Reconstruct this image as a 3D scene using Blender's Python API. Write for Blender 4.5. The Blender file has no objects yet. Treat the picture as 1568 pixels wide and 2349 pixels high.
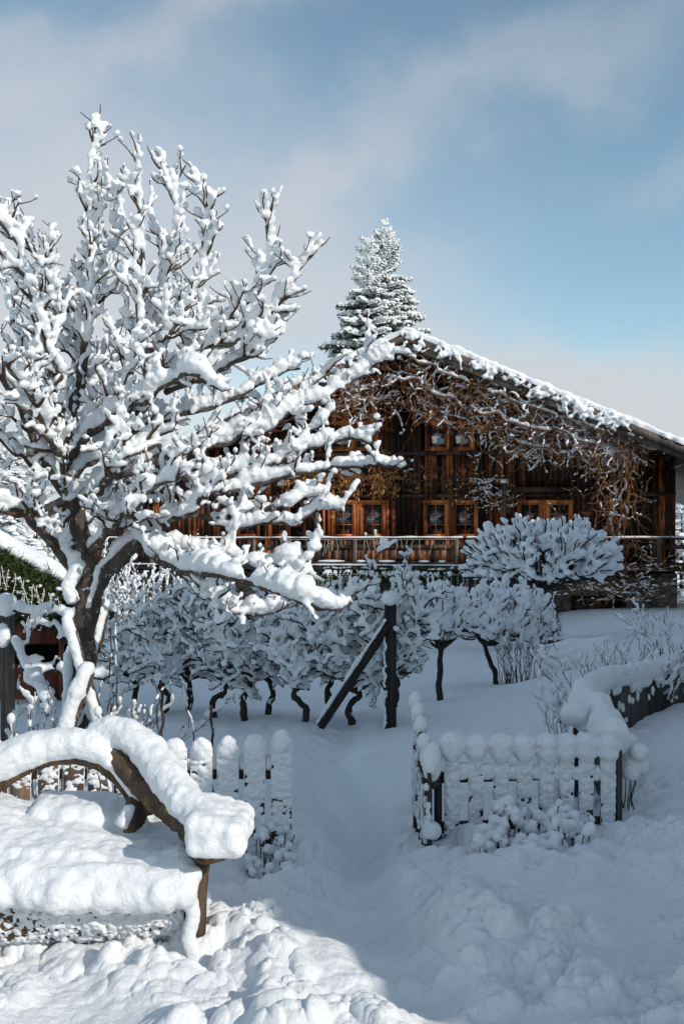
import bpy, math, random
import numpy as np
sc = bpy.context.scene
C = sc.collection
R = math.radians
rng = np.random.default_rng(7)

# ---------------------------------------------------------------- camera, sky, sun, exposure
F, CX, HY = 2284.0, 784.0, 1240.0          # focal length, centre column and horizon row of the photograph (1568 x 2349 scale)
cd = bpy.data.cameras.new('camera'); cam = bpy.data.objects.new('camera', cd); C.objects.link(cam)
cam.location = (0, 0, 1.6); cam.rotation_euler = (R(90), 0, 0)
cd.sensor_fit = 'VERTICAL'; cd.sensor_height = 36; cd.sensor_width = 24; cd.lens = 35
cd.shift_y = (HY - 1174.5) / 2349; cd.clip_start = 0.05; cd.clip_end = 3000
sc.camera = cam
SUN_AZ, SUN_EL = 52.0, 28.0                # to the right of straight behind the camera
sd = np.array([math.sin(R(SUN_AZ)) * math.cos(R(SUN_EL)), -math.cos(R(SUN_AZ)) * math.cos(R(SUN_EL)), math.sin(R(SUN_EL))])
sl = bpy.data.lights.new('sun', 'SUN'); sl.energy = 3.3; sl.angle = R(0.6); sl.color = (1.0, 0.93, 0.84)
so = bpy.data.objects.new('sun', sl); C.objects.link(so)
import mathutils
so.rotation_euler = mathutils.Vector(sd).to_track_quat('Z', 'Y').to_euler()
w = bpy.data.worlds.new('World'); sc.world = w; w.use_nodes = True
nt = w.node_tree; N = nt.nodes; L = nt.links
bg = N['Background']
sky = N.new('ShaderNodeTexSky'); sky.sky_type = 'NISHITA'; sky.sun_disc = False
sky.sun_elevation = R(SUN_EL); sky.sun_rotation = R(180 - SUN_AZ); sky.altitude = 1200; sky.air_density = 1.0; sky.dust_density = 0.6; sky.ozone_density = 1.2
tc = N.new('ShaderNodeTexCoord')
def wmath(op, a, b=None, clamp=False):
    m = N.new('ShaderNodeMath'); m.operation = op; m.use_clamp = clamp
    for i, v in enumerate([a, b]):
        if v is None: continue
        if isinstance(v, (int, float)): m.inputs[i].default_value = v
        else: L.new(v, m.inputs[i])
    return m.outputs[0]
def cloud_patch(px, py, rx, ry, rot=0.0):
    # a soft patch of cloud round one direction of the sky: gaussian in (x/y, z/y) of the view direction
    mp = N.new('ShaderNodeMapping'); mp.vector_type = 'TEXTURE'
    L.new(plane, mp.inputs[0])
    mp.inputs['Location'].default_value = ((px - CX) / F, (HY - py) / F, 0)
    mp.inputs['Rotation'].default_value = (0, 0, R(rot))
    mp.inputs['Scale'].default_value = (rx / F, ry / F, 1)
    ln = N.new('ShaderNodeVectorMath'); ln.operation = 'LENGTH'; L.new(mp.outputs[0], ln.inputs[0])
    sq = wmath('MULTIPLY', ln.outputs['Value'], ln.outputs['Value'])
    return wmath('EXPONENT', wmath('MULTIPLY', sq, -1.0))
sx = N.new('ShaderNodeSeparateXYZ'); L.new(tc.outputs['Generated'], sx.inputs[0])
yy = wmath('MAXIMUM', wmath('ABSOLUTE', sx.outputs[1]), 0.05)
cb = N.new('ShaderNodeCombineXYZ'); L.new(wmath('DIVIDE', sx.outputs[0], yy), cb.inputs[0]); L.new(wmath('DIVIDE', sx.outputs[2], yy), cb.inputs[1])
# domain-warp the directions so the patches get wispy edges
nz = N.new('ShaderNodeTexNoise'); nz.inputs['Scale'].default_value = 4.5; nz.inputs['Detail'].default_value = 5; nz.inputs['Roughness'].default_value = 0.55
L.new(tc.outputs['Generated'], nz.inputs['Vector'])
sb = N.new('ShaderNodeVectorMath'); sb.operation = 'SUBTRACT'; L.new(nz.outputs['Color'], sb.inputs[0]); sb.inputs[1].default_value = (0.5, 0.5, 0.5)
sc2 = N.new('ShaderNodeVectorMath'); sc2.operation = 'MULTIPLY'; L.new(sb.outputs[0], sc2.inputs[0]); sc2.inputs[1].default_value = (0.42, 0.26, 0)
ad = N.new('ShaderNodeVectorMath'); ad.operation = 'ADD'; L.new(cb.outputs[0], ad.inputs[0]); L.new(sc2.outputs[0], ad.inputs[1])
plane = ad.outputs[0]
tot = None
for a in [(0, 620, 460, 330, 12, 1.7), (560, 700, 420, 200, 20, .95), (-100, 950, 500, 260, 0, .9), (1250, 860, 420, 110, -6, 1.7), (1560, 930, 300, 130, 0, 1.7),
          (60, 180, 420, 90, 25, .38), (1150, 160, 430, 90, 25, .33), (780, 430, 300, 70, 25, .40), (600, 1150, 900, 110, 0, .75), (330, 30, 500, 60, 10, .25), (1700, 300, 250, 70, 20, .25)]:
    g = wmath('MULTIPLY', cloud_patch(*a[:5]), a[5])
    tot = g if tot is None else wmath('ADD', tot, g)
n2 = N.new('ShaderNodeTexNoise'); n2.inputs['Scale'].default_value = 9; n2.inputs['Detail'].default_value = 6; n2.inputs['Roughness'].default_value = 0.6
mp2 = N.new('ShaderNodeMapping'); mp2.inputs['Scale'].default_value = (1, 1, 2.4); mp2.inputs['Rotation'].default_value = (0, R(22), 0)
L.new(tc.outputs['Generated'], mp2.inputs[0]); L.new(mp2.outputs[0], n2.inputs['Vector'])
tot = wmath('MULTIPLY', tot, wmath('ADD', wmath('MULTIPLY', n2.outputs['Fac'], 1.1), 0.42))
tot = wmath('ADD', tot, wmath('MULTIPLY', wmath('SUBTRACT', sx.outputs[2], 0.55, True), 0.6))     # cloud added overhead, out of view, to make the ambient light less blue
fac = wmath('MULTIPLY', wmath('SUBTRACT', 1.0, wmath('EXPONENT', wmath('MULTIPLY', tot, -1.5))), 0.98, True)
skc = N.new('ShaderNodeMixRGB'); skc.blend_type = 'MULTIPLY'; skc.inputs[0].default_value = 1; L.new(sky.outputs[0], skc.inputs[1]); skc.inputs[2].default_value = (1.36, 1.42, 1.2, 1)
mx = N.new('ShaderNodeMixRGB'); L.new(fac, mx.inputs[0]); L.new(skc.outputs[0], mx.inputs[1]); mx.inputs[2].default_value = (4.85, 4.95, 5.2, 1)
L.new(mx.outputs[0], bg.inputs[0]); bg.inputs[1].default_value = 0.13
sc.view_settings.view_transform = 'Standard'; sc.view_settings.look = 'None'; sc.view_settings.gamma = 1; sc.view_settings.exposure = 0.0
sc.cycles.use_denoising = True
sc.cycles.max_bounces = 6; sc.cycles.diffuse_bounces = 4; sc.cycles.glossy_bounces = 2; sc.cycles.transparent_max_bounces = 4

# ---------------------------------------------------------------- helpers
def P(px, py, d):
    return np.array([(px - CX) / F * d, d, 1.6 + (HY - py) / F * d])

class MB:
    def __init__(s): s.v = []; s.q = []; s.t = []; s.n = 0
    def add(s, v, q=None, t=None):
        v = np.asarray(v, float)
        if q is not None and len(q): s.q.append(np.asarray(q, np.int64) + s.n)
        if t is not None and len(t): s.t.append(np.asarray(t, np.int64) + s.n)
        s.v.append(v); s.n += len(v)
    def box(s, lo, hi, rot=0.0, o=(0, 0, 0)):
        lo = np.asarray(lo, float); hi = np.asarray(hi, float)
        v = np.array([[(lo, hi)[i][0], (lo, hi)[j][1], (lo, hi)[k][2]] for i in (0, 1) for j in (0, 1) for k in (0, 1)])
        if rot:
            c, sn = math.cos(rot), math.sin(rot); v = v.copy(); v[:, :2] = v[:, :2] @ np.array([[c, sn], [-sn, c]])
        s.add(v + np.asarray(o, float), [[0, 1, 3, 2], [4, 6, 7, 5], [0, 4, 5, 1], [2, 3, 7, 6], [0, 2, 6, 4], [1, 5, 7, 3]])
    def prism(s, poly, y0, y1):
        # poly: (x, z) corners, extruded along y
        n = len(poly); p = np.asarray(poly, float)
        v = np.concatenate([np.c_[p[:, 0], np.full(n, y0), p[:, 1]], np.c_[p[:, 0], np.full(n, y1), p[:, 1]]])
        q = [[i, (i + 1) % n, n + (i + 1) % n, n + i] for i in range(n)]
        t = []
        for i in range(1, n - 1): t += [[0, i + 1, i], [n, n + i, n + i + 1]]
        s.add(v, q, t)
    def tube(s, pts, rad, k=6, squash=1.0, jit=0.0):
        pts = np.asarray(pts, float); n = len(pts)
        rad = np.broadcast_to(np.asarray(rad, float), (n,))
        t = np.gradient(pts, axis=0); t /= (np.linalg.norm(t, axis=1)[:, None] + 1e-9)
        up = np.array([0.0, 0, 1.0]); m = t.mean(0)
        if abs(m[2]) > 0.85 * np.linalg.norm(m) + 1e-9: up = np.array([0.0, -1.0, 0.05])
        u = np.cross(t, up); u /= (np.linalg.norm(u, axis=1)[:, None] + 1e-9)
        w_ = np.cross(u, t)
        a = np.arange(k) / k * 2 * math.pi
        rr = rad[:, None, None] * (np.ones((n, k, 1)) if not jit else 1 + jit * rng.normal(size=(n, k, 1)))
        v = pts[:, None, :] + rr * (np.cos(a)[None, :, None] * u[:, None, :] + squash * np.sin(a)[None, :, None] * w_[:, None, :])
        v = v.reshape(-1, 3)
        i = np.arange(n - 1)[:, None] * k; j = np.arange(k)[None, :]; j2 = (j + 1) % k
        q = np.stack([i + j, i + j2, i + k + j2, i + k + j], -1).reshape(-1, 4)
        e = np.array([pts[0] - t[0] * rad[0] * .4, pts[-1] + t[-1] * rad[-1] * .4])
        v = np.vstack([v, e]); jj = np.arange(k); b = (n - 1) * k
        tt = np.concatenate([np.stack([(jj + 1) % k, jj, np.full(k, n * k)], -1), np.stack([b + jj, b + (jj + 1) % k, np.full(k, n * k + 1)], -1)])
        s.add(v, q, tt)
    def blob(s, c, r, jit=0.0):
        v = ICO_V * np.asarray(r, float)
        if jit: v = v * (1 + jit * rng.normal(size=(len(v), 1)))
        s.add(v + np.asarray(c, float), None, ICO_F)
    def build(s, name, mat, parent=None, smooth=False):
        me = bpy.data.meshes.new(name)
        if s.n:
            v = np.concatenate(s.v)
            q = np.concatenate(s.q) if s.q else np.zeros((0, 4), np.int64)
            t = np.concatenate(s.t) if s.t else np.zeros((0, 3), np.int64)
            me.vertices.add(len(v)); me.vertices.foreach_set('co', v.astype(np.float32).ravel())
            me.loops.add(q.size + t.size); me.loops.foreach_set('vertex_index', np.concatenate([q.ravel(), t.ravel()]).astype(np.int32))
            me.polygons.add(len(q) + len(t))
            st = np.concatenate([np.arange(len(q)) * 4, q.size + np.arange(len(t)) * 3]).astype(np.int32)
            me.polygons.foreach_set('loop_start', st)
            me.update(calc_edges=True); me.validate()
            if smooth: me.polygons.foreach_set('use_smooth', np.ones(len(me.polygons), bool))
        me.materials.append(mat)
        o = bpy.data.objects.new(name, me); C.objects.link(o)
        if parent is not None: o.parent = parent
        return o
def _ico():
    g = (1 + 5 ** .5) / 2
    v = [(-1, g, 0), (1, g, 0), (-1, -g, 0), (1, -g, 0), (0, -1, g), (0, 1, g), (0, -1, -g), (0, 1, -g), (g, 0, -1), (g, 0, 1), (-g, 0, -1), (-g, 0, 1)]
    f = [(0, 11, 5), (0, 5, 1), (0, 1, 7), (0, 7, 10), (0, 10, 11), (1, 5, 9), (5, 11, 4), (11, 10, 2), (10, 7, 6), (7, 1, 8), (3, 9, 4), (3, 4, 2), (3, 2, 6), (3, 6, 8), (3, 8, 9), (4, 9, 5), (2, 4, 11), (6, 2, 10), (8, 6, 7), (9, 8, 1)]
    v = [np.array(a) / np.linalg.norm(a) for a in v]; mid = {}; nf = []
    def m(a, b):
        kk = (min(a, b), max(a, b))
        if kk not in mid: p = v[a] + v[b]; v.append(p / np.linalg.norm(p)); mid[kk] = len(v) - 1
        return mid[kk]
    for a, b, c in f:
        x, y, z = m(a, b), m(b, c), m(c, a); nf += [(a, x, z), (b, y, x), (c, z, y), (x, y, z)]
    return np.array(v), np.array(nf)
ICO_V, ICO_F = _ico()

def tag(o, label=None, cat=None, group=None, kind=None):
    if label: o['label'] = label
    if cat: o['category'] = cat
    if group: o['group'] = group
    if kind: o['kind'] = kind
    return o
def empty(name, loc=(0, 0, 0), rz=0.0):
    o = bpy.data.objects.new(name, None); C.objects.link(o); o.location = tuple(float(a) for a in loc); o.rotation_euler = (0, 0, rz); o.empty_display_size = .2
    return o
class Local(MB):
    """world-space collector that is stored relative to its thing's empty"""
def off(mb, e):
    l = np.array(e.location)
    mb.v = [a - l for a in mb.v]
    return mb

def remesh(o, voxel, disp=0.0, size=0.1, smooth=0):
    md = o.modifiers.new('merge', 'REMESH'); md.mode = 'VOXEL'; md.voxel_size = voxel; md.use_smooth_shade = True
    if smooth:
        s_ = o.modifiers.new('soften', 'SMOOTH'); s_.iterations = smooth; s_.factor = 0.5
    if disp:
        tx = bpy.data.textures.new('lumps', 'CLOUDS'); tx.noise_scale = size; tx.noise_depth = 3
        d = o.modifiers.new('lumps', 'DISPLACE'); d.texture = tx; d.strength = disp; d.mid_level = 0.5; d.texture_coords = 'LOCAL'
    return o

def catmull(pts, step):
    p = np.asarray(pts, float)
    if len(p) < 3:
        n = max(2, int(np.linalg.norm(p[1] - p[0]) / step) + 1); u = np.linspace(0, 1, n)[:, None]; return p[0] * (1 - u) + p[1] * u
    a = np.vstack([2 * p[0] - p[1], p, 2 * p[-1] - p[-2]]); out = []
    for i in range(1, len(a) - 2):
        n = max(2, int(np.linalg.norm(a[i + 1] - a[i]) / step) + 1); u = np.linspace(0, 1, n, endpoint=False)[:, None]
        out.append(.5 * (2 * a[i] + (a[i + 1] - a[i - 1]) * u + (2 * a[i - 1] - 5 * a[i] + 4 * a[i + 1] - a[i + 2]) * u ** 2 + (3 * a[i] - a[i - 1] - 3 * a[i + 1] + a[i + 2]) * u ** 3))
    out.append(a[-2][None])
    return np.vstack(out)
def wander(p, amp, keep0=True):
    n = len(p)
    if n < 3: return p
    k = max(2, n // 3 + 1)
    nz_ = rng.normal(size=(k, 3)) * amp
    if keep0: nz_[0] = 0
    u = np.linspace(0, k - 1, n); i = np.minimum(u.astype(int), k - 2); f = (u - i)[:, None]; f = f * f * (3 - 2 * f)
    return p + nz_[i] * (1 - f) + nz_[i + 1] * f
UP = np.array([0, 0, 1.0])
WIND = np.array([0.35, -0.55, 0.0])       # the side the snow was blown from

def snow_run(mb, p, r, rs, cover=1.0, lc=(.08, .35), k=7, flat=.85, spread=.78):
    """snow lying along a branch p (radii r) as rounded sausages of radius about rs"""
    n = len(p); 
    if n < 2: return
    seg = np.linalg.norm(np.diff(p, axis=0), axis=1); s = np.r_[0, np.cumsum(seg)]; Lt = s[-1]
    rs = np.broadcast_to(np.asarray(rs, float), (n,)); r = np.broadcast_to(np.asarray(r, float), (n,))
    a = -rng.uniform(0, .03)
    while a < Lt:
        ln = rng.uniform(*lc); b = min(a + ln, Lt + .02)
        if rng.random() < cover and b - a > .012:
            m = max(4, int((b - a) / .025) + 3); u = np.linspace(0, 1, m); ss = np.clip(a + (b - a) * u, 0, Lt)
            q = np.stack([np.interp(ss, s, p[:, i]) for i in range(3)], -1)
            t = np.gradient(q, axis=0); t /= np.linalg.norm(t, axis=1)[:, None] + 1e-9
            hz = np.sqrt(np.clip(1 - t[:, 2] ** 2, 0, 1))
            prof = np.clip(1 - (2 * u - 1) ** 4, 0, 1) ** .5 * .88 + .12
            rad = np.interp(ss, s, rs) * (.5 + .5 * hz) * prof * (1 + .22 * np.sin(u * rng.uniform(3, 9) + rng.uniform(0, 6))) * rng.uniform(.75, 1.25) * (1 + .13 * rng.normal(size=m))
            rb = np.interp(ss, s, r)
            nrm = UP[None] * (hz[:, None] + .12) + WIND[None] * (1.15 - hz)[:, None]
            nrm = nrm - (nrm * t).sum(1)[:, None] * t; nrm /= np.linalg.norm(nrm, axis=1)[:, None] + 1e-9
            q = q + nrm * (rb * .55 + rad * spread)[:, None] + t * 0
            mb.tube(q, rad, k, flat)
        a = b - rng.uniform(-.02, .02) + (0 if rng.random() < cover else rng.uniform(.01, .05))

def ground_noise(x, y, cell, seed):
    """smooth value noise in [-1, 1]"""
    X = x / cell; Y = y / cell; i = np.floor(X).astype(np.int64); j = np.floor(Y).astype(np.int64); fx = X - i; fy = Y - j
    def h(a, b):
        v = (a * 73856093) ^ (b * 19349663) ^ (seed * 83492791); v = (v ^ (v >> 13)) * 1274126177; v = (v ^ (v >> 16)) & 0xffff
        return v / 32767.5 - 1
    fx = fx * fx * fx * (fx * (fx * 6 - 15) + 10); fy = fy * fy * fy * (fy * (fy * 6 - 15) + 10)
    return (h(i, j) * (1 - fx) + h(i + 1, j) * fx) * (1 - fy) + (h(i, j + 1) * (1 - fx) + h(i + 1, j + 1) * fx) * fy
def clumps(x, y, cell, seed, dens=.8, rmin=.45, rmax=.95, hr=.55):
    """rounded lumps, one per cell: height above the base"""
    out = np.zeros_like(x); I = np.floor(x / cell).astype(np.int64); J = np.floor(y / cell).astype(np.int64)
    def h(a, b, s):
        v = (a * 73856093) ^ (b * 19349663) ^ ((seed * 7 + s) * 83492791); v = (v ^ (v >> 13)) * 1274126177; v = (v ^ (v >> 16)) & 0xffff
        return v / 65535.0
    for di in (-1, 0, 1):
        for dj in (-1, 0, 1):
            a = I + di; b = J + dj
            cx = (a + h(a, b, 1)) * cell; cy = (b + h(a, b, 2)) * cell; r = cell * (rmin + (rmax - rmin) * h(a, b, 3))
            on = h(a, b, 4) < dens; an = h(a, b, 5) * 3.14; st = 1 + .8 * h(a, b, 6)
            dx = x - cx; dy = y - cy; ux = (dx * np.cos(an) + dy * np.sin(an)) / r * st; uy = (-dx * np.sin(an) + dy * np.cos(an)) / r
            d2 = ux * ux + uy * uy
            out = np.maximum(out, np.where(on & (d2 < 1), r * hr * np.sqrt(np.clip(1 - d2, 0, 1)), 0))
    return out

# ---------------------------------------------------------------- materials
def mat(name, base=(.5, .5, .5), rough=.7, spec=.5):
    m = bpy.data.materials.new(name); m.use_nodes = True; b = m.node_tree.nodes['Principled BSDF']
    b.inputs['Base Color'].default_value = (*base, 1); b.inputs['Roughness'].default_value = rough; b.inputs['Specular IOR Level'].default_value = spec
    return m, m.node_tree.nodes, m.node_tree.links, b
def noise(n, l, scale, detail=4, rough=.6, vec=None, stretch=None, coord='Object'):
    t = n.new('ShaderNodeTexNoise'); t.inputs['Scale'].default_value = scale; t.inputs['Detail'].default_value = detail; t.inputs['Roughness'].default_value = rough
    tc_ = n.new('ShaderNodeTexCoord'); v = tc_.outputs[coord]
    if stretch:
        mp_ = n.new('ShaderNodeMapping'); mp_.inputs['Scale'].default_value = stretch; l.new(v, mp_.inputs[0]); v = mp_.outputs[0]
    l.new(v, t.inputs['Vector']); return t.outputs['Fac']
def ramp(n, l, f, stops):
    r = n.new('ShaderNodeValToRGB'); e = r.color_ramp.elements
    while len(e) < len(stops): e.new(.5)
    for i, (p, c) in enumerate(stops): e[i].position = p; e[i].color = (*c, 1) if len(c) == 3 else c
    l.new(f, r.inputs[0]); return r.outputs[0]
def bump(n, l, b, h, strength=.3, dist=.01):
    bm = n.new('ShaderNodeBump'); bm.inputs['Strength'].default_value = strength; bm.inputs['Distance'].default_value = dist
    l.new(h, bm.inputs['Height']); l.new(bm.outputs[0], b.inputs['Normal'])
def snow_mat(name, scale=60, strength=.5, dist=.006):
    m, n, l, b = mat(name, (.86, .875, .9), .6, .25)
    f1 = noise(n, l, scale, 8, .72); f2 = noise(n, l, scale * 5, 3, .6)
    ad_ = n.new('ShaderNodeMath'); ad_.operation = 'MULTIPLY_ADD'; l.new(f2, ad_.inputs[0]); ad_.inputs[1].default_value = .12; l.new(f1, ad_.inputs[2])
    bump(n, l, b, ad_.outputs[0], strength, dist)
    return m
M = {}
M['snow'] = snow_mat('snow', 38, .75, .016); M['ground'] = snow_mat('ground_snow', 28, .8, .02)
def bark(name, c0, c1, lich=None, sc_=18, snowy=0.0):
    m, n, l, b = mat(name, c0, .9, .2)
    f = noise(n, l, sc_, 6, .7, stretch=(1, 1, .3)); col = ramp(n, l, f, [(.3, c0), (.7, c1)])
    if lich:
        f2 = noise(n, l, 9, 5, .7); k_ = ramp(n, l, f2, [(.56, (0, 0, 0)), (.64, (1, 1, 1))])
        mx_ = n.new('ShaderNodeMixRGB'); l.new(k_, mx_.inputs[0]); l.new(col, mx_.inputs[1]); mx_.inputs[2].default_value = (*lich, 1); col = mx_.outputs[0]
    if snowy:
        f3 = noise(n, l, 16, 6, .75, stretch=(1, 1, 1.3)); k_ = ramp(n, l, f3, [(.62 - snowy * .25, (0, 0, 0)), (.68 - snowy * .25, (1, 1, 1))])
        mx_ = n.new('ShaderNodeMixRGB'); l.new(k_, mx_.inputs[0]); l.new(col, mx_.inputs[1]); mx_.inputs[2].default_value = (.84, .85, .88, 1); col = mx_.outputs[0]
    l.new(col, b.inputs['Base Color']); bump(n, l, b, f, .8, .01)
    return m
M['bark'] = bark('bark', (.035, .026, .022), (.13, .10, .085), (.20, .20, .16), snowy=.08)
M['twig'] = bark('twig_bark', (.045, .026, .02), (.11, .065, .045), (.13, .12, .05), 40)
M['dark_twig'] = bark('dark_twig_bark', (.02, .017, .016), (.06, .048, .042), None, 40)
M['vine'] = bark('vine_bark', (.14, .06, .028), (.46, .21, .09), None, 25)
M['log'] = bark('weathered_log', (.03, .021, .015), (.15, .10, .07), (.17, .13, .04), 22)
def wood(name, c0, c1, c2, board=.19, grain=14, axis='X', bright=1.0, vary=.42):
    """old boards: every board its own tone, grain along z"""
    m, n, l, b = mat(name, c1, .62, .35)
    tc_ = n.new('ShaderNodeTexCoord'); sp = n.new('ShaderNodeSeparateXYZ'); l.new(tc_.outputs['Object'], sp.inputs[0])
    dv = n.new('ShaderNodeMath'); dv.operation = 'DIVIDE'; l.new(sp.outputs[axis], dv.inputs[0]); dv.inputs[1].default_value = board
    fl = n.new('ShaderNodeMath'); fl.operation = 'FLOOR'; l.new(dv.outputs[0], fl.inputs[0])
    wn = n.new('ShaderNodeTexWhiteNoise'); wn.noise_dimensions = '1D'; l.new(fl.outputs[0], wn.inputs['W'])
    st = (grain, grain, 1.2) if axis in ('X', 'Y') else (1.2, grain, grain)
    g = noise(n, l, 1.0, 6, .7, stretch=st); big = noise(n, l, 1.3, 4, .6)
    def mth(op, a, c):
        q = n.new('ShaderNodeMath'); q.operation = op
        for i, v in enumerate((a, c)):
            if isinstance(v, (int, float)): q.inputs[i].default_value = v
            else: l.new(v, q.inputs[i])
        return q.outputs[0]
    s_ = mth('ADD', mth('MULTIPLY', g, .9), mth('MULTIPLY', mth('SUBTRACT', wn.outputs['Value'], .5), vary))
    s_ = mth('ADD', s_, mth('MULTIPLY', mth('SUBTRACT', big, .5), .7))
    l.new(ramp(n, l, s_, [(.27, c0), (.54, c1), (.80, c2)]), b.inputs['Base Color']); bump(n, l, b, g, .5, .01)
    return m
M['plank'] = wood('chalet_planks', (.006, .003, .002), (.058, .015, .005), (.66, .18, .042))
M['plank2'] = wood('balcony_planks', (.015, .007, .004), (.13, .042, .014), (.50, .18, .06), .16)
M['frame'] = wood('window_timber', (.16, .04, .012), (.52, .155, .04), (.80, .34, .11), .3)
M['beam'] = wood('dark_beam', (.02, .011, .008), (.07, .04, .026), (.17, .10, .065), .4)
M['grey_wood'] = wood('grey_wood', (.05, .038, .03), (.14, .105, .085), (.26, .20, .16), .3)
M['soffit'] = wood('eave_boards', (.03, .018, .012), (.10, .06, .038), (.20, .13, .09), .4)
M['picket'] = wood('picket_wood', (.04, .026, .02), (.12, .075, .055), (.24, .15, .11), .2, 30)
M['darkpicket'] = wood('dark_pickets', (.015, .013, .013), (.045, .04, .038), (.10, .09, .085), .2, 30)
M['post'] = wood('black_post', (.012, .010, .010), (.03, .026, .024), (.07, .06, .055), .3, 30)
M['red_wood'] = wood('red_boards', (.07, .02, .012), (.16, .05, .028), (.26, .09, .05), .3, 14)
M['dark'] = mat('dark_inside', (.008, .007, .007), 1, 0)[0]
M['glass'] = mat('window_glass', (.012, .018, .022), .04, .7)[0]
M['glass_sky'] = mat('sky_lit_glass', (.02, .03, .035), .03, 1)[0]; M['glass_sky'].node_tree.nodes['Principled BSDF'].inputs['IOR'].default_value = 2.6
M['glass'].node_tree.nodes['Principled BSDF'].inputs['IOR'].default_value = 1.8
M['curtain'] = mat('curtain', (.5, .45, .4), .9)[0]
M['wire'] = mat('white_wire', (.75, .72, .66), .5)[0]
M['candle'] = mat('candle_wax', (.7, .68, .62), .5)[0]
M['pot'] = mat('green_pot', (.02, .035, .035), .6)[0]
M['leaf'] = None
m, n, l, b = mat('dry_leaf', (.5, .22, .06), .7); l.new(ramp(n, l, noise(n, l, 6, 3), [(.3, (.22, .08, .025)), (.5, (.5, .22, .06)), (.75, (.62, .36, .14))]), b.inputs['Base Color']); M['leaf'] = m
m, n, l, b = mat('needles', (.03, .06, .025), .7, .2); l.new(ramp(n, l, noise(n, l, 8, 3), [(.3, (.018, .035, .016)), (.7, (.06, .085, .03))]), b.inputs['Base Color']); M['needle'] = m
m, n, l, b = mat('fir_sprays', (.05, .08, .03), .7, .2); l.new(ramp(n, l, noise(n, l, 14, 3), [(.3, (.02, .035, .014)), (.7, (.08, .10, .03))]), b.inputs['Base Color']); M['fir'] = m
m, n, l, b = mat('berry', (.16, .02, .02), .4); M['berry'] = m
m, n, l, b = mat('field_stone', (.2, .19, .17), .9, .2)
vo = n.new('ShaderNodeTexVoronoi'); vo.inputs['Scale'].default_value = 2.6; tc_ = n.new('ShaderNodeTexCoord'); mp_ = n.new('ShaderNodeMapping'); mp_.inputs['Scale'].default_value = (1, 1, 1.8); l.new(tc_.outputs['Object'], mp_.inputs[0]); l.new(mp_.outputs[0], vo.inputs['Vector'])
v2 = n.new('ShaderNodeTexVoronoi'); v2.feature = 'DISTANCE_TO_EDGE'; v2.inputs['Scale'].default_value = 2.6; l.new(mp_.outputs[0], v2.inputs['Vector'])
ed = ramp(n, l, v2.outputs['Distance'], [(.0, (.25, .25, .25)), (.09, (1, 1, 1))]); cc = ramp(n, l, noise(n, l, 3, 5), [(.3, (.09, .075, .065)), (.7, (.24, .20, .17))])
mm = n.new('ShaderNodeMixRGB'); mm.blend_type = 'MULTIPLY'; mm.inputs[0].default_value = 1; l.new(ed, mm.inputs[1]); l.new(cc, mm.inputs[2]); l.new(mm.outputs[0], b.inputs['Base Color']); bump(n, l, b, v2.outputs['Distance'], .6, .04); M['stone'] = m
m, n, l, b = mat('frosted_forest', (.5, .5, .5), 1, .1); l.new(ramp(n, l, noise(n, l, .35, 8, .8), [(.42, (.10, .12, .12)), (.58, (.72, .74, .76))]), b.inputs['Base Color']); M['hill'] = m
# ---------------------------------------------------------------- the ground: one sheet of snow
_Y = np.array([-60, 1, 3, 4, 5, 6, 8, 10, 14, 20, 26, 33, 60, 400.])
_X = np.array([-40, -8, -3, 0, 3, 8, 40.])
_Z = np.array([
    [.3, .2, .1, .0, .1, .4, 1.5], [.3, .2, .1, .0, .1, .4, 1.5], [.3, .2, .10, .02, .08, .3, 1.5], [.2, .12, .05, .0, .02, .3, 1.4], [.1, 0, -.08, -.10, .02, .3, 1.4],
    [.0, -.1, -.25, -.22, .04, .3, 1.3], [-.1, -.2, -.30, -.33, .04, .35, 1.2], [-.2, -.35, -.42, -.43, -.05, .35, 1.2], [-.4, -.5, -.58, -.62, -.5, 0, 1.2],
    [-.6, -.7, -.75, -.78, -.75, -.2, 1.0], [-.9, -1., -1.02, -1.1, -1.05, -.45, .8], [-1.5, -1.7, -1.8, -1.75, -1.5, -.7, .5], [-3, -3, -3, -3, -3, -2.5, -2], [-8, -8, -8, -8, -8, -8, -8.]])
def _sm(f): return f * f * (3 - 2 * f) * .5 + f * .5
PATH = catmull([(.35, 3.2, 0), (.14, 4.3, 0), (.10, 5.2, 0), (.12, 6.2, 0), (.0, 7.4, 0), (-.15, 9, 0), (.1, 11, 0)], .1)[:, :2]
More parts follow.
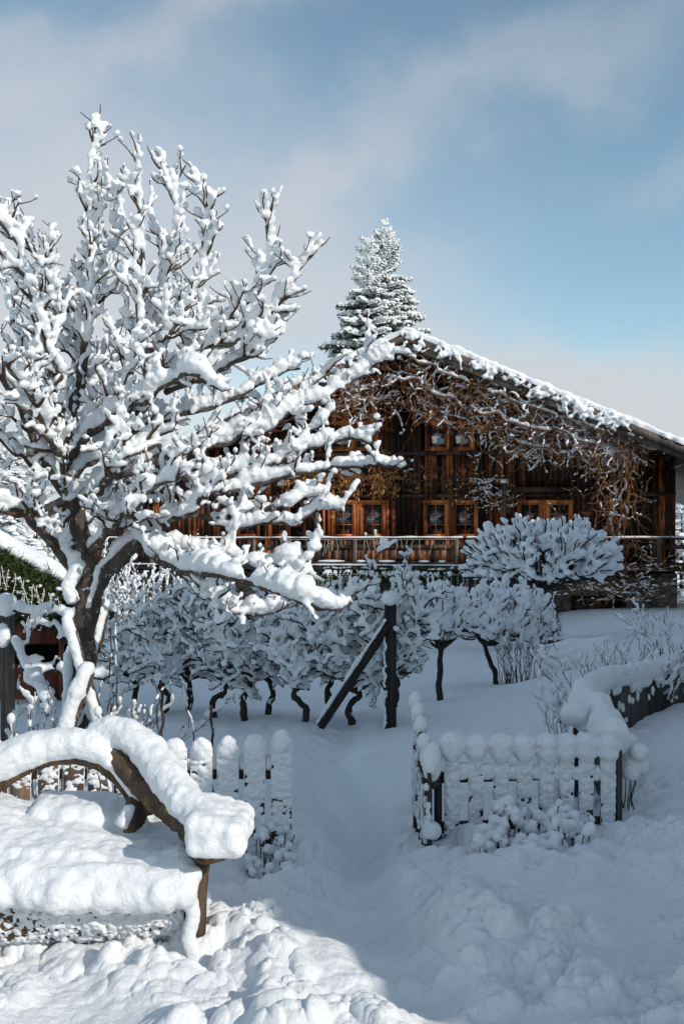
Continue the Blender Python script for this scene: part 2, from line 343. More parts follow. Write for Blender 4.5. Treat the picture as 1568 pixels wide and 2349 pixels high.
def gz(x, y, fine=True):
    x = np.asarray(x, float); y = np.asarray(y, float); shp = np.broadcast(x, y).shape; x = np.broadcast_to(x, shp); y = np.broadcast_to(y, shp)
    i = np.clip(np.searchsorted(_Y, y) - 1, 0, len(_Y) - 2); j = np.clip(np.searchsorted(_X, x) - 1, 0, len(_X) - 2)
    fy = _sm(np.clip((y - _Y[i]) / (_Y[i + 1] - _Y[i]), 0, 1)); fx = _sm(np.clip((x - _X[j]) / (_X[j + 1] - _X[j]), 0, 1))
    z = (_Z[i, j] * (1 - fx) + _Z[i, j + 1] * fx) * (1 - fy) + (_Z[i + 1, j] * (1 - fx) + _Z[i + 1, j + 1] * fx) * fy
    # banks, mounds and hollows (x, y, rx, ry, h)
    for a in [(.62, 5.55, .22, .5, .07), (.30, 5.0, .3, .5, -.03), (-.35, 8.6, .9, .5, .10), (.55, 8.9, .7, .4, .10), (-.5, 4.75, .45, .45, -.17), (-.35, 5.5, .3, .4, -.06), (-.2, 3.75, .35, .22, .05),
              (.5, 3.9, .5, .3, .06), (1.2, 4.3, .5, .35, .08), (1.9, 5.3, .3, .35, .10), (1.05, 5.45, .65, .38, -.10), (-.5, 5.7, .3, .3, -.06), (.05, 3.15, .25, .12, .07), (-.95, 3.25, .5, .2, .03), (2.3, 7.5, .4, .5, .08), (1.0, 4.95, .5, .2, .05), (-.1, 3.45, .12, .12, -.05),
              (1.1, 12, 1.2, 1.0, .05), (3.5, 13.5, 1.2, 1, .35), (-2.5, 9, 1, .8, .05)]:
        z = z + a[4] * np.exp(-((x - a[0]) / a[2]) ** 2 - ((y - a[1]) / a[3]) ** 2)
    if not fine: return z
    near = np.clip((8.2 - y) / 2.4, 0, 1); path = np.zeros(shp)
    sel = (np.abs(x) < 1.6) & (y < 12) & (y > 2.5)
    if sel.any():
        dx = x[sel]; dy = y[sel]; best = np.full(dx.shape, 9.0)
        for p in PATH[::3]: best = np.minimum(best, (dx - p[0]) ** 2 + (dy - p[1]) ** 2)
        path[sel] = 1 / (1 + (best / .19 ** 2) ** 2)
    fade = np.clip((y - 3.0) / 1.2, 0, 1)
    z = z - .20 * path * fade * np.clip((12 - y) / 3, 0, 1)
    wx = x + .08 * ground_noise(x, y, .35, 5); wy = y + .08 * ground_noise(x, y, .35, 6)
    z = z + .035 * ground_noise(x, y, 1.3, 1) + (.02 + .035 * near) * ground_noise(wx, wy, .45, 2)
    lump = clumps(wx, wy, .34, 11, .7, hr=.36) * .55 + clumps(wx, wy, .17, 12, .7, hr=.5) * .8 + clumps(x + .01 * ground_noise(x, y, .04, 21), y, .085, 13, .65) * .75 + clumps(x, y, .045, 14, .5) * .6
    mask = np.clip(ground_noise(x, y, .55, 9) * 1.0 + ground_noise(x, y, .23, 10) * .5 + .7, .15, 1.15)
    z = z + near * (1 - .75 * path) * lump * mask
    z = z + near * path * (clumps(x, y, .09, 17, .6) * .2 + .012 * ground_noise(x, y, .06, 18))
    foot = clumps(x, y, .45, 31, .35, .25, .4, .4) * np.clip((y - 5) / 3, 0, 1) * np.clip((22 - y) / 8, 0, 1)
    z = z - foot * .35
    z = z + .003 * ground_noise(x, y, .03, 3) * near + .008 * ground_noise(x, y, .09, 4)
    return z
def build_ground():
    iv = np.linspace(1 / 2.2, 1 / 45, 1050)
    ys = np.concatenate([[-60, -30, -12, -5, -2, -.5, .5, 1.2, 1.8], 1 / iv, [52, 65, 85, 120, 180, 260, 400]])
    core = np.linspace(-.41, .41, 820); o_ = np.array([.43, .47, .55, .7, 1., 1.5, 2.5, 4.5, 8, 14, 22])
    us = np.concatenate([-o_[::-1], core, o_])
    Y, U = np.meshgrid(ys, us, indexing='ij'); X = U * np.where(Y > 2.2, Y, 2.2 + (2.2 - Y) * .6)
    Z = gz(X, Y)
    v = np.stack([X, Y, Z], -1).reshape(-1, 3); nr, nc = X.shape
    i = np.arange(nr - 1)[:, None] * nc; j = np.arange(nc - 1)[None, :]
    q = np.stack([i + j, i + j + 1, i + nc + j + 1, i + nc + j], -1).reshape(-1, 4)
    mb = MB(); mb.add(v, q); o = mb.build('ground', M['ground'], smooth=True); tag(o, kind='structure'); return o
build_ground()

# distant slopes with frosted forest on both sides of the chalet
def hill(name, x0, x1, y, top, seed):
    n_, m_ = 120, 24; xs = np.linspace(x0, x1, n_); out = np.zeros((m_, n_, 3))
    for a in range(m_):
        f = a / (m_ - 1); out[a, :, 0] = xs; out[a, :, 1] = y + 70 * f
        out[a, :, 2] = -9 + (np.interp(xs, *top) + 9) * math.sin(f * math.pi / 2) + f * (1.2 * ground_noise(xs, xs * 0 + a * 3, 5, seed) + .8 * ground_noise(xs, xs * 0 + a * 3, 1.6, seed + 1))
    i = np.arange(m_ - 1)[:, None] * n_; j = np.arange(n_ - 1)[None]
    q = np.stack([i + j, i + j + 1, i + n_ + j + 1, i + n_ + j], -1).reshape(-1, 4)
    mb = MB(); mb.add(out.reshape(-1, 3), q); tag(mb.build(name, M['hill'], smooth=True), kind='structure')
hill('hill', -140, -22, 110, ([-140, -70, -45, -22], [26, 19, 12, -2]), 3)
hill('hill', 30, 160, 110, ([30, 60, 90, 160], [-2, 9, 14, 22]), 8)

# ---------------------------------------------------------------- the chalet
TH = R(10); HS, HC = math.sin(TH), math.cos(TH); OV = 2.7
HO = np.array([2.05 + HS * OV, 32 + HC * OV])
def HP(px, py, o_=0.0):
    d = np.array([(px - CX) / F, 1.0]); t = (HO @ np.array([HS, HC]) - o_) / (d @ np.array([HS, HC]))
    p = d * t - HO; return p[0] * HC - p[1] * HS, 1.6 + (HY - py) / F * t
def HW(s, o_, z):
    s = np.asarray(s, float); o_ = np.asarray(o_, float); z = np.asarray(z, float)
    s, o_, z = np.broadcast_arrays(s, o_, z)
    return np.stack([HO[0] + s * HC - o_ * HS, HO[1] - s * HS - o_ * HC, z], -1)
chalet = empty('chalet', (HO[0], HO[1], 0), -TH)
tag(chalet, 'large old brown timber chalet with snowy gable roof, balcony and stone ground floor', 'chalet')
SL, RZ = .44, 8.35
SE0, SE1 = -12.4, 14.6            # eaves; the right one is lengthened out of view to shade the wall
WL, WR = -11.3, HP(1548, 1200)[0]
def rz(s): return RZ - SL * abs(s)
# wall boards with window openings
wins = []                          # (s0, s1, z0, z1, muntin rows)
def win(x0, y0, x1, y1, rows):
    a = HP(x0, y1); c = HP(x1, y0); wins.append((a[0], c[0], a[1], c[1], rows))
for (x0, x1) in [(548, 590), (622, 660), (765, 810), (831, 877), (977, 1022), (1044, 1090), (1192, 1237), (1259, 1306)]: win(x0, 1155, x1, 1228, 3)
for (x0, x1) in [(760, 808), (816, 862), (981, 1027), (1036, 1081)]: win(x0, 972, x1, 1029, 2)
ZB = .72
def boards(mb, s0, s1, zlo, top, holes, w_, th, y0, seed):
    r_ = np.random.default_rng(seed); s = s0
    while s < s1:
        e = min(s + w_ * r_.uniform(.75, 1.25), s1); segs = [(zlo, top((s + e) / 2))]
        for h in holes:
            if e > h[0] + .01 and s < h[1] - .01:
                ns = []
                for a, b_ in segs:
                    if a < h[2]: ns.append((a, min(b_, h[2])))
                    if b_ > h[3]: ns.append((max(a, h[3]), b_))
                segs = ns
        t_ = th + r_.uniform(-.014, .014)
        for a, b_ in segs:
            if b_ - a > .03: mb.box((s + .004, y0 - t_, a), (e - .004, y0, b_))
        s = e
mb = MB(); boards(mb, WL, WR, ZB, lambda s: rz(s) - .36, [(a - .05, b_ + .05, c - .05, d + .05) for a, b_, c, d, _ in wins], .19, .04, 0, 1)
mb.build('wall', M['plank'], chalet)
mb = MB(); z_t = lambda s: rz(s) - .4
mb.prism([(WL, -2.2), (WR, -2.2), (WR, z_t(WR)), (0, z_t(0)), (WL, z_t(WL))], .06, 12)
mb.build('house_core', M['dark'], chalet)
# ledges and lintel beams
mb = MB(); zb = HP(900, 1046)[1]
mb.box((WL, -.16, zb), (WR, -.045, zb + .14)); mb.box((WL, -.12, HP(900, 1142)[1]), (WR, -.046, HP(900, 1142)[1] + .12))
mb.box((HP(1172, 1128)[0], -.28, HP(1200, 1131)[1]), (HP(1330, 1128)[0], -.12, HP(1200, 1118)[1]))
mb.build('wall_beam', M['beam'], chalet)
for k_, (a, b_, c, d, rows) in enumerate(wins):
    cs = MB(); g = .10; yo = -.085
    cs.box((a - g, yo, c - .03), (a, .02, d + .0)); cs.box((b_, yo, c - .03), (b_ + g, .02, d)); cs.box((a - g - .02, yo - .015, d), (b_ + g + .02, .02, d + .12)); cs.box((a - g - .02, yo - .03, c - .10), (b_ + g + .02, .02, c - .031))
    wo = cs.build('window', M['frame'], chalet)
    sa = MB(); f_ = .042; y0, y1 = -.055, -.01
    sa.box((a, y0, c - .03), (a + f_, y1, d)); sa.box((b_ - f_, y0, c - .03), (b_, y1, d)); sa.box((a + f_, y0, d - f_), (b_ - f_, y1, d)); sa.box((a + f_, y0, c - .03), (b_ - f_, y1, c + f_))
    xm = (a + b_) / 2; sa.box((xm - .013, y0 + .004, c + f_), (xm + .013, y1 - .004, d - f_))
    for r_ in range(1, rows):
        zz = c + (d - c) * r_ / rows; sa.box((a + f_, y0 + .007, zz - .010), (b_ - f_, y1 - .007, zz + .010))
    sa.build('sash', M['frame'], wo)
    pn = MB(); pn.box((a + .01, -.028, c), (b_ - .01, -.022, d - .01)); pn.build('pane', M['glass_sky'] if rows == 2 else M['glass'], wo)
# thick boards between paired windows and jambs
for x0, x1, y0, y1 in [(812, 828, 1153, 1230), (1025, 1041, 1153, 1230), (1240, 1256, 1153, 1230), (882, 893, 1153, 1230), (750, 760, 1153, 1230), (738, 747, 1156, 1230), (897, 906, 1156, 1230)]:
    mb = MB(); a = HP(x0, y1); c = HP(x1, y0); mb.box((a[0] + .02, -.075, a[1]), (c[0] - .02, -.045, c[1] + .1)); mb.build('jamb_board', M['frame'], chalet)
# roof slabs, barge boards, purlins, snow
for sg in (-1, 1):
    se = SE0 if sg < 0 else SE1; mb = MB()
    mb.prism([(0, RZ - .12), (se, rz(se) - .12), (se, rz(se) - .24), (0, RZ - .24)][::1 if sg > 0 else -1], -OV, 13.5)
    ro = mb.build('roof', M['soffit'], chalet)
    bb = MB(); bb.prism([(0, RZ - .06), (se, rz(se) - .06), (se, rz(se) - .33), (0, RZ - .33)][::1 if sg > 0 else -1], -OV - .06, -OV - .003)
    bb.prism([(0, RZ - .27), (se * .995, rz(se * .995) - .27), (se * .995, rz(se) - .5), (0, RZ - .5)][::1 if sg > 0 else -1], -OV + .06, -OV + .11)
    bb.build('barge_board', M['grey_wood'], ro)
    # snow on the slope as a lumpy slab
    na, nb_ = 260, 24; S = np.linspace(0, se, na); Yl = np.r_[-OV - .10, np.linspace(-OV - .04, -OV + 2, 14), np.linspace(-OV + 3, 13.5, nb_ - 15)]
    SS, YY = np.meshgrid(S, Yl, indexing='ij')
    th = .21 + .04 * ground_noise(SS, YY, .9, 40) + .045 * ground_noise(SS, YY, .28, 41) + .03 * ground_noise(SS, YY, .12, 42)
    th = th * np.clip((YY + OV + .10) / .10 + .25, 0, 1) ** .5
    Z = RZ - SL * np.abs(SS) - .06 + np.maximum(th, .03); YY = YY + (np.arange(nb_)[None, :] == 0) * .05 * ground_noise(SS, YY * 0, .2, 44)
    top = np.stack([SS, YY, Z], -1); bot = top.copy(); bot[..., 2] = RZ - SL * np.abs(SS) - .075; bot[:, 0, 1] += .03
    v = np.concatenate([top.reshape(-1, 3), bot.reshape(-1, 3)]); nn = na * nb_
    i = np.arange(na - 1)[:, None] * nb_; j = np.arange(nb_ - 1)[None]
    q = np.stack([i + j, i + j + 1, i + nb_ + j + 1, i + nb_ + j], -1).reshape(-1, 4); i1 = (np.arange(na - 1) * nb_)
    side = np.stack([i1, i1 + nb_, nn + i1 + nb_, nn + i1], -1); j1 = np.arange(nb_ - 1); e0 = (na - 1) * nb_
    side2 = np.stack([e0 + j1, e0 + j1 + 1, nn + e0 + j1 + 1, nn + e0 + j1], -1)
    sm = MB(); sm.add(v, np.concatenate([q, side, side2])); sm.build('roof_snow', M['snow'], ro, True)
for s_ in (-9.5, -6.3, -3.1, 0, 3.1, 6.3, 8.6):
    mb = MB(); z = rz(s_) - .26; mb.box((s_ - .11, -OV + .12, z - .3), (s_ + .11, .05, z)); mb.build('purlin', M['beam'], chalet)
# balcony
BO = 1.3
def bs(px, py=1232): return HP(px, py, BO)[0]
fl = MB(); zf = HP(900, 1297, BO)[1]; fl.box((WL, -BO, zf - .16), (WR + 1.1, -.05, zf)); bal = fl.build('balcony', M['beam'], chalet)
zr = HP(800, 1236, BO)[1]
ra = MB(); xs = np.linspace(WL, WR + 1.1, 40); ra.tube(np.c_[xs, np.full(40, -BO), zr + .01 * np.sin(xs)], .055, 8); ra.box((WL, -BO - .02, zr - .34), (WR + 1.1, -BO + .02, zr - .2)); ra.box((WL, -BO - .05, zf + .03), (WR + 1.1, -BO - .01, zf + .13)); ra.build('rail', M['beam'], bal)
po = [bs(x) for x in (350, 582, 814, 1046, 1278, 1510)]
for s_ in po:
    mb = MB(); mb.box((s_ - .07, -BO - .085, zf - .14), (s_ + .07, -BO + .06, zr)); mb.build('post', M['grey_wood'], bal)
mb = MB(); boards(mb, WL, bs(1310), zf + .05, lambda s: zr - .25, [], .21, .03, -BO + .055, 4); mb.build('panel', M['plank2'], bal)
mb = MB()
for a, b_ in [(WL, bs(1060)), (bs(1070), WR + 1.1)]:
    n_ = 160; x = np.linspace(a, b_, n_); mb.tube(np.c_[x, np.full(n_, -BO), zr + .05 + .012 * ground_noise(x, x * 0, .5, 3)], .045 + .012 * ground_noise(x, x * 0, .3, 4), 8, .8)
x = np.linspace(WL, bs(1200), 160); mb.tube(np.c_[x, np.full(160, -BO - .06), np.full(160, zf + .02)], .03 + .012 * ground_noise(x, x * 0, .3, 7), 8, .8)
for a, b_ in [(816, 838), (868, 905), (960, 985), (650, 690), (730, 790), (1005, 1022)]:
    sa_, sb_ = bs(a), bs(b_); x = np.linspace(sa_, sb_, 14); mb.tube(np.c_[x, np.full(14, -BO - .03), np.full(14, zf + .14)], .05 * np.sin(np.linspace(.3, 2.9, 14)) + .005, 8, .8)
mb.build('rail_snow', M['snow'], bal, True)
# stone ground floor with door and window
d0, d1 = HP(1308, 1480)[0], HP(1368, 1480)[0]; e0_, e1_ = HP(1375, 1480)[0], HP(1425, 1480)[0]
st = MB()
def stone(a, b_, c, d, y=-.35): st.box((a, y, c), (b_, .055, d))
zt = HP(1340, 1365)[1]
stone(WL, d0, -2.2, ZB - .2); stone(e1_ + .1, WR, -2.2, ZB - .2); stone(d0, e1_ + .1, zt, ZB - .2)
st.build('stone_wall', M['stone'], chalet)
dr = MB(); dr.box((d0, -.12, -2.2), (d1, -.02, zt)); do = dr.build('door', M['beam'], chalet)
mb = MB(); mb.box((d0 + .06, -.14, -1.3), (d1 - .06, -.125, zt - .5)); mb.build('pane', M['glass'], do)
mb = MB(); mb.box((d1, -.2, -2.2), (e0_, -.02, zt)); mb.box((e1_, -.2, -2.2), (e1_ + .1, -.02, zt)); mb.build('door_post', M['beam'], chalet)
mb = MB(); mb.box((e0_, -.1, -2.2), (e1_, -.02, zt)); g_ = mb.build('side_light', M['glass'], chalet)
# little snow-capped vent posts
for px, py in ((1155, 1108), (725, 1122)):
    s_, z = HP(px, py, .5); e = empty('chimney_pipe', HW(s_, .5, z - 1.0), -TH)
    tag(e, 'weathered wooden post with a snow cap standing left of the right-hand lower window' if px > 1000 else 'short snow-capped post above the balcony behind the dry leaves', 'post', 'snow-capped posts on the balcony')
    e.name = 'balcony_post'
    mb = MB(); mb.box((-.07, -.07, -.6), (.07, .07, .95)); mb.box((-.1, -.1, .951), (.1, .1, .99)); mb.build('shaft', M['grey_wood'], e)
    mb = MB(); mb.blob((0, 0, 1.05), (.13, .13, .09)); remesh(mb.build('snow_cap', M['snow'], e), .02)

# ---------------------------------------------------------------- added unseen houses to the right, shaped to cast the yard's shade
def shade_house(u0, u1, h_eave, h_ridge, w0, depth, label):
    h = np.array([math.sin(R(SUN_AZ)), -math.cos(R(SUN_AZ))]); p = np.array([h[1] * -1, h[0]])
    um = (u0 + u1) / 2; o = um * p + w0 * h; hw = (u1 - u0) / 2
    e = empty('shade_caster', (o[0], o[1], -1), math.atan2(p[1], p[0])); tag(e, label, 'house')
    mb = MB(); mb.prism([(-hw + .1, -1), (hw - .1, -1), (hw - .1, h_eave + .3), (0, h_ridge + .3), (-hw + .1, h_eave + .3)], -1, -depth + 1); mb.build('wall', M['beam'], e)
    mb = MB()
    for sg in (-1, 1): mb.prism([(0, h_ridge + .7), (sg * hw, h_eave + .7), (sg * hw, h_eave + .35), (0, h_ridge + .35)][::sg], 0, -depth)
    r_ = mb.build('roof', M['soffit'], e)
    mb = MB()
    for sg in (-1, 1): mb.prism([(0, h_ridge + .98), (sg * hw, h_eave + .98), (sg * hw, h_eave + .705), (0, h_ridge + .705)][::sg], -.05, -depth + .05)
    mb.build('roof_snow', M['snow'], r_)
    mb = MB()
    for k_ in (-.5, .0, .5):
        for z in (1.6, 4.2): mb.box((k_ * hw - .5, -.97, z), (k_ * hw + .5, -.9, z + 1.2))
    mb.build('window', M['glass'], e)
T = math.tan(R(SUN_EL))
shade_house(2.82, 16.4, 1.1 + 6 * T, 8.5 + 6 * T, 6, 10, 'unseen chalet-shaped shade caster added right of the camera')
shade_house(12, 23, 6 + 6.3 * T, 9.0 + 6.3 * T, 6.3, 9, 'second unseen chalet-shaped shade caster farther along on the right')
shade_house(20.8, 33, 6.6 + 6.1 * T, 11.6 + 6.1 * T, 6.1, 9, 'third unseen chalet-shaped shade caster on the right, nearest the big chalet')
# ---------------------------------------------------------------- plants
def grow_children(path, r, n_, lr, ang, up, rsn, wood_, snow_, rad, ssnow, cover, side_axis=None, step=.03, u0=.15, u1=1.0, lc=(.05, .2), taper=.5):
    """side shoots along a branch; returns their paths"""
    out = []; m = len(path); seg = np.linalg.norm(np.diff(path, axis=0), axis=1); s = np.r_[0, np.cumsum(seg)]
    for k_ in range(n_):
        u = u0 + (u1 - u0) * (k_ + rsn.uniform(0, 1)) / n_; ss = u * s[-1]; i = min(int(np.searchsorted(s, ss)), m - 1); i = max(i, 1)
        p0 = path[i]; t = path[i] - path[i - 1]; t /= np.linalg.norm(t) + 1e-9
        d = rsn.normal(size=3); d -= d @ t * t; d /= np.linalg.norm(d) + 1e-9; d[2] += up; 
        a = R(rsn.uniform(*ang)); v = t * math.cos(a) + d * math.sin(a); v /= np.linalg.norm(v)
        ln = rsn.uniform(*lr) * (1.2 - taper * u)
        v2 = v + UP * rsn.uniform(.0, .6) * up + rsn.normal(size=3) * .13; v2 /= np.linalg.norm(v2)
        c = catmull([p0, p0 + v * ln * .5, p0 + v * ln * .5 + v2 * ln * .5], step); c = wander(c, ln * .035)
        out.append(c)
        rr = np.linspace(rad[0], rad[1], len(c)); wood_.tube(c, rr, 5)
        snow_run(snow_, c, rr, np.linspace(ssnow[0], ssnow[1], len(c)), cover, lc)
    return out

# the big old fruit tree on the left: limbs follow the photograph, each with its own distance
def big_tree():
    r_ = np.random.default_rng(21); base = P(172, 1690, 7.0)
    e = empty('fruit_tree', base); tag(e, 'big old fruit tree loaded with snow, leaning trunk behind the bench', 'tree')
    tr = MB(); lm = MB(); tw = MB(); sn = MB()
    def path(pts, step=.05, amp=.015):
        return wander(catmull([P(*p) for p in pts], step), amp)
    # trunk
    t = path([(168, 1720, 7.0), (180, 1600, 7.0), (196, 1480, 7.0), (203, 1380, 7.0), (200, 1290, 7.0), (178, 1190, 7.0), (160, 1090, 7.0), (162, 980, 7.0), (182, 880, 7.0), (200, 780, 7.05)], .05, .012)
    rr = np.interp(np.linspace(0, 1, len(t)), [0, .1, .3, .4, .55, .75, 1], [.10, .088, .083, .098, .066, .048, .026]); tr.tube(t, rr, 14, 1, .05)
    trunk2 = path([(203, 1400, 7.0), (232, 1330, 6.95), (280, 1280, 6.9), (330, 1240, 6.85)], .05); tr.tube(trunk2, np.linspace(.068, .042, len(trunk2)), 10, 1, .05)
    snow_run(sn, trunk2, .06, .05, .95, (.2, .5)); 
    sn.tube(path([(168, 1380, 6.88), (166, 1330, 6.88), (172, 1270, 6.9)], .05), .05, 8); 
    limbs = [  # (points, r0, r1, snow0, snow1, children, child length)
        ([(195, 1330, 7), (140, 1265, 6.9), (90, 1215, 6.8), (30, 1170, 6.6), (-60, 1150, 6.4), (-160, 1160, 6.2)], .06, .03, .085, .06, 12, .6),
        ([(165, 1150, 7), (110, 1080, 6.8), (60, 960, 6.6), (30, 900, 6.5), (-60, 800, 6.3)], .04, .02, .05, .045, 14, .6),
        ([(160, 1020, 7), (130, 860, 6.7), (95, 740, 6.6), (50, 610, 6.5), (5, 490, 6.4)], .045, .012, .055, .04, 20, .5),
        ([(165, 950, 7), (180, 800, 7.2), (120, 660, 7.4), (60, 560, 7.5), (-20, 520, 7.5)], .035, .01, .05, .04, 18, .5),
        ([(182, 880, 7), (205, 740, 6.9), (205, 600, 6.8), (200, 480, 6.8), (210, 400, 6.8), (216, 300, 6.8)], .032, .008, .04, .032, 20, .32),
        ([(200, 780, 7.05), (240, 650, 7.2), (262, 540, 7.3), (258, 420, 7.35)], .03, .008, .045, .04, 16, .35),
        ([(165, 1050, 7), (230, 960, 6.8), (290, 860, 6.7), (318, 740, 6.6), (330, 600, 6.6), (318, 480, 6.6), (320, 385, 6.6)], .045, .008, .05, .035, 22, .4),
        ([(290, 860, 6.7), (350, 720, 6.8), (390, 580, 6.9), (400, 480, 6.9), (368, 380, 6.9)], .03, .006, .045, .035, 18, .4),
        ([(300, 850, 6.7), (400, 740, 6.6), (450, 640, 6.6), (480, 540, 6.6), (458, 440, 6.6)], .028, .006, .045, .035, 18, .36),
        ([(330, 900, 6.8), (450, 800, 6.7), (560, 700, 6.6), (610, 600, 6.6), (620, 490, 6.6)], .03, .006, .045, .04, 18, .34),
        ([(300, 950, 6.9), (420, 840, 6.7), (540, 770, 6.6), (640, 690, 6.5), (712, 590, 6.45)], .035, .01, .075, .05, 16, .3),
        ([(380, 900, 6.9), (500, 850, 6.7), (600, 790, 6.6), (655, 760, 6.6)], .03, .01, .07, .07, 12, .3),
        ([(200, 1000, 6.9), (330, 920, 6.5), (420, 860, 6.35), (490, 880, 6.3)], .035, .015, .08, .09, 14, .35),
        ([(165, 1100, 7), (260, 1010, 7.2), (400, 960, 7.3), (520, 920, 7.4), (640, 860, 7.5), (690, 840, 7.5)], .04, .012, .07, .06, 18, .4),
        ([(170, 1150, 7), (300, 1080, 7.1), (420, 1040, 7.1), (560, 1000, 7.2), (700, 930, 7.3), (800, 870, 7.4), (905, 810, 7.4)], .045, .008, .07, .07, 20, .38),
        ([(800, 872, 7.4), (835, 830, 7.4), (838, 765, 7.4)], .014, .005, .05, .04, 4, .2),
        ([(560, 1010, 7.2), (640, 950, 7.3), (700, 900, 7.4), (745, 860, 7.4)], .02, .006, .06, .05, 10, .3),
        ([(420, 1100, 7.0), (600, 1080, 7.1), (700, 1030, 7.15), (790, 1010, 7.2), (860, 1003, 7.2)], .03, .012, .06, .07, 14, .28),
        ([(500, 1130, 7.0), (640, 1100, 7.0), (780, 1075, 7.0), (902, 1062, 7.0)], .03, .01, .065, .07, 14, .25),
        ([(400, 1180, 7.0), (540, 1190, 7.0), (640, 1165, 6.9), (735, 1130, 6.9)], .03, .01, .06, .06, 12, .28),
        ([(520, 1220, 6.9), (640, 1200, 6.9), (720, 1180, 6.9), (775, 1160, 6.85)], .02, .01, .06, .065, 10, .25),
        ([(380, 1250, 6.9), (500, 1280, 6.9), (620, 1300, 6.8), (700, 1285, 6.7), (732, 1230, 6.7)], .03, .01, .065, .06, 12, .25),
        ([(205, 1270, 7.0), (250, 1215, 6.7), (300, 1180, 6.4), (340, 1130, 6.3), (440, 1070, 6.2)], .04, .012, .055, .06, 16, .35),
        ([(230, 1130, 6.6), (290, 1060, 6.4), (360, 1010, 6.4), (400, 1070, 6.35), (450, 1050, 6.3)], .03, .012, .05, .07, 14, .35),
        ([(330, 1240, 6.85), (400, 1190, 6.5), (470, 1130, 6.3), (520, 1090, 6.3)], .035, .012, .055, .06, 14, .35),
        ([(330, 1245, 6.85), (370, 1285, 6.6), (430, 1310, 6.3), (520, 1322, 6.0), (590, 1345, 5.9), (660, 1368, 5.8), (775, 1402, 5.8)], .045, .014, .095, .075, 16, .22),
        ([(430, 1310, 6.3), (480, 1370, 6.2), (495, 1430, 6.1)], .02, .01, .05, .03, 5, .15),
        ([(480, 1370, 6.6), (560, 1412, 6.5), (640, 1405, 6.5)], .02, .01, .065, .06, 6, .15),
        ([(640, 1345, 6.6), (740, 1390, 6.7), (820, 1355, 6.8), (868, 1275, 6.85)], .03, .008, .075, .05, 8, .2),
        ([(560, 1295, 6.7), (650, 1330, 6.7), (720, 1300, 6.7)], .025, .01, .07, .06, 6, .2),
        ([(180, 1200, 7.1), (280, 1150, 7.6), (400, 1120, 7.9), (520, 1100, 8.0)], .035, .01, .06, .06, 16, .45),
        ([(170, 1060, 7.1), (230, 900, 7.7), (330, 780, 8.0), (440, 700, 8.1)], .035, .008, .05, .05, 20, .45),
        ([(160, 1000, 7.0), (100, 900, 7.5), (40, 760, 7.9), (0, 640, 8.0)], .03, .008, .05, .05, 16, .45),
        ([(165, 1100, 7.1), (110, 1000, 6.5), (60, 890, 6.2), (0, 830, 6.0)], .03, .015, .06, .08, 14, .4),
        ([(540, 1100, 7.2), (560, 1020, 7.3), (600, 960, 7.3), (620, 900, 7.4)], .015, .006, .05, .05, 9, .28),
        ([(600, 1130, 7.1), (640, 1070, 7.2), (720, 990, 7.3), (760, 950, 7.3)], .015, .006, .055, .06, 9, .28),
        ([(535, 1290, 6.9), (545, 1200, 6.9), (570, 1130, 7.0), (600, 1050, 7.0)], .018, .008, .045, .05, 8, .25),
    ]
    for k_, (pts, r0, r1, s0, s1, nc, cl) in enumerate(limbs):
        p = path(pts, .04, .014); n_ = len(p); rr = np.linspace(r0 * .8, r1 * .8, n_)
        lm.tube(p, rr, 7, 1, .06); fg = pts[-1][0] > 640 and pts[-1][1] > 800
        if fg: snow_run(sn, p, rr, np.linspace(s0, s1, n_) * .92, .98, (.35, .9), 8, .9, .72); nc = int(nc * .75); cl = cl * .85
        else: snow_run(sn, p, rr, np.linspace(s0, s1, n_) * .78, .92, (.10, .4), 8, .95, .75)
        kids = grow_children(p, rr, int(nc * 1.3), (cl * .5, cl * 1.2), (30, 68), .75, r_, tw, sn, (r1 * .6 + .006, .0045), (.033, .028), .8, u0=.12, taper=.85)
        for c in kids:
            L_ = np.linalg.norm(c[-1] - c[0]); g2 = grow_children(c, None, max(2, int(L_ / .075)), (.07, .20), (35, 80), .5, r_, tw, sn, (.0045, .003), (.029, .024), .75, u0=.2, step=.025, lc=(.04, .12))
            if L_ > .3:
                for c2 in g2[::2]: grow_children(c2, None, 2, (.05, .1), (35, 80), .6, r_, tw, sn, (.0035, .0025), (.024, .02), .75, u0=.3, step=.02, lc=(.03, .09))
    for mbx in (tr, lm, tw, sn): off(mbx, e)
    tr.build('trunk', M['bark'], e, True); lm.build('limbs', M['bark'], e, True); tw.build('twigs', M['twig'], e, True)
    remesh(sn.build('snow', M['snow'], e), .011, .022, .04, 0)
big_tree()

def leafy_snow(e, label_wood, paths, ns, lr, rad, ssnow, cover, wood_, snow_, r_, up=.6, sub=2, lc=(.04, .14)):
    for c in paths:
        kids = grow_children(c, None, ns, lr, (30, 80), up, r_, wood_, snow_, rad, ssnow, cover, lc=lc)
        if sub:
            for k_ in kids: grow_children(k_, None, sub, (lr[0] * .35, lr[1] * .5), (30, 80), up, r_, wood_, snow_, (rad[1] * 1.2, rad[1]), (ssnow[1], ssnow[1] * .85), cover, lc=lc)

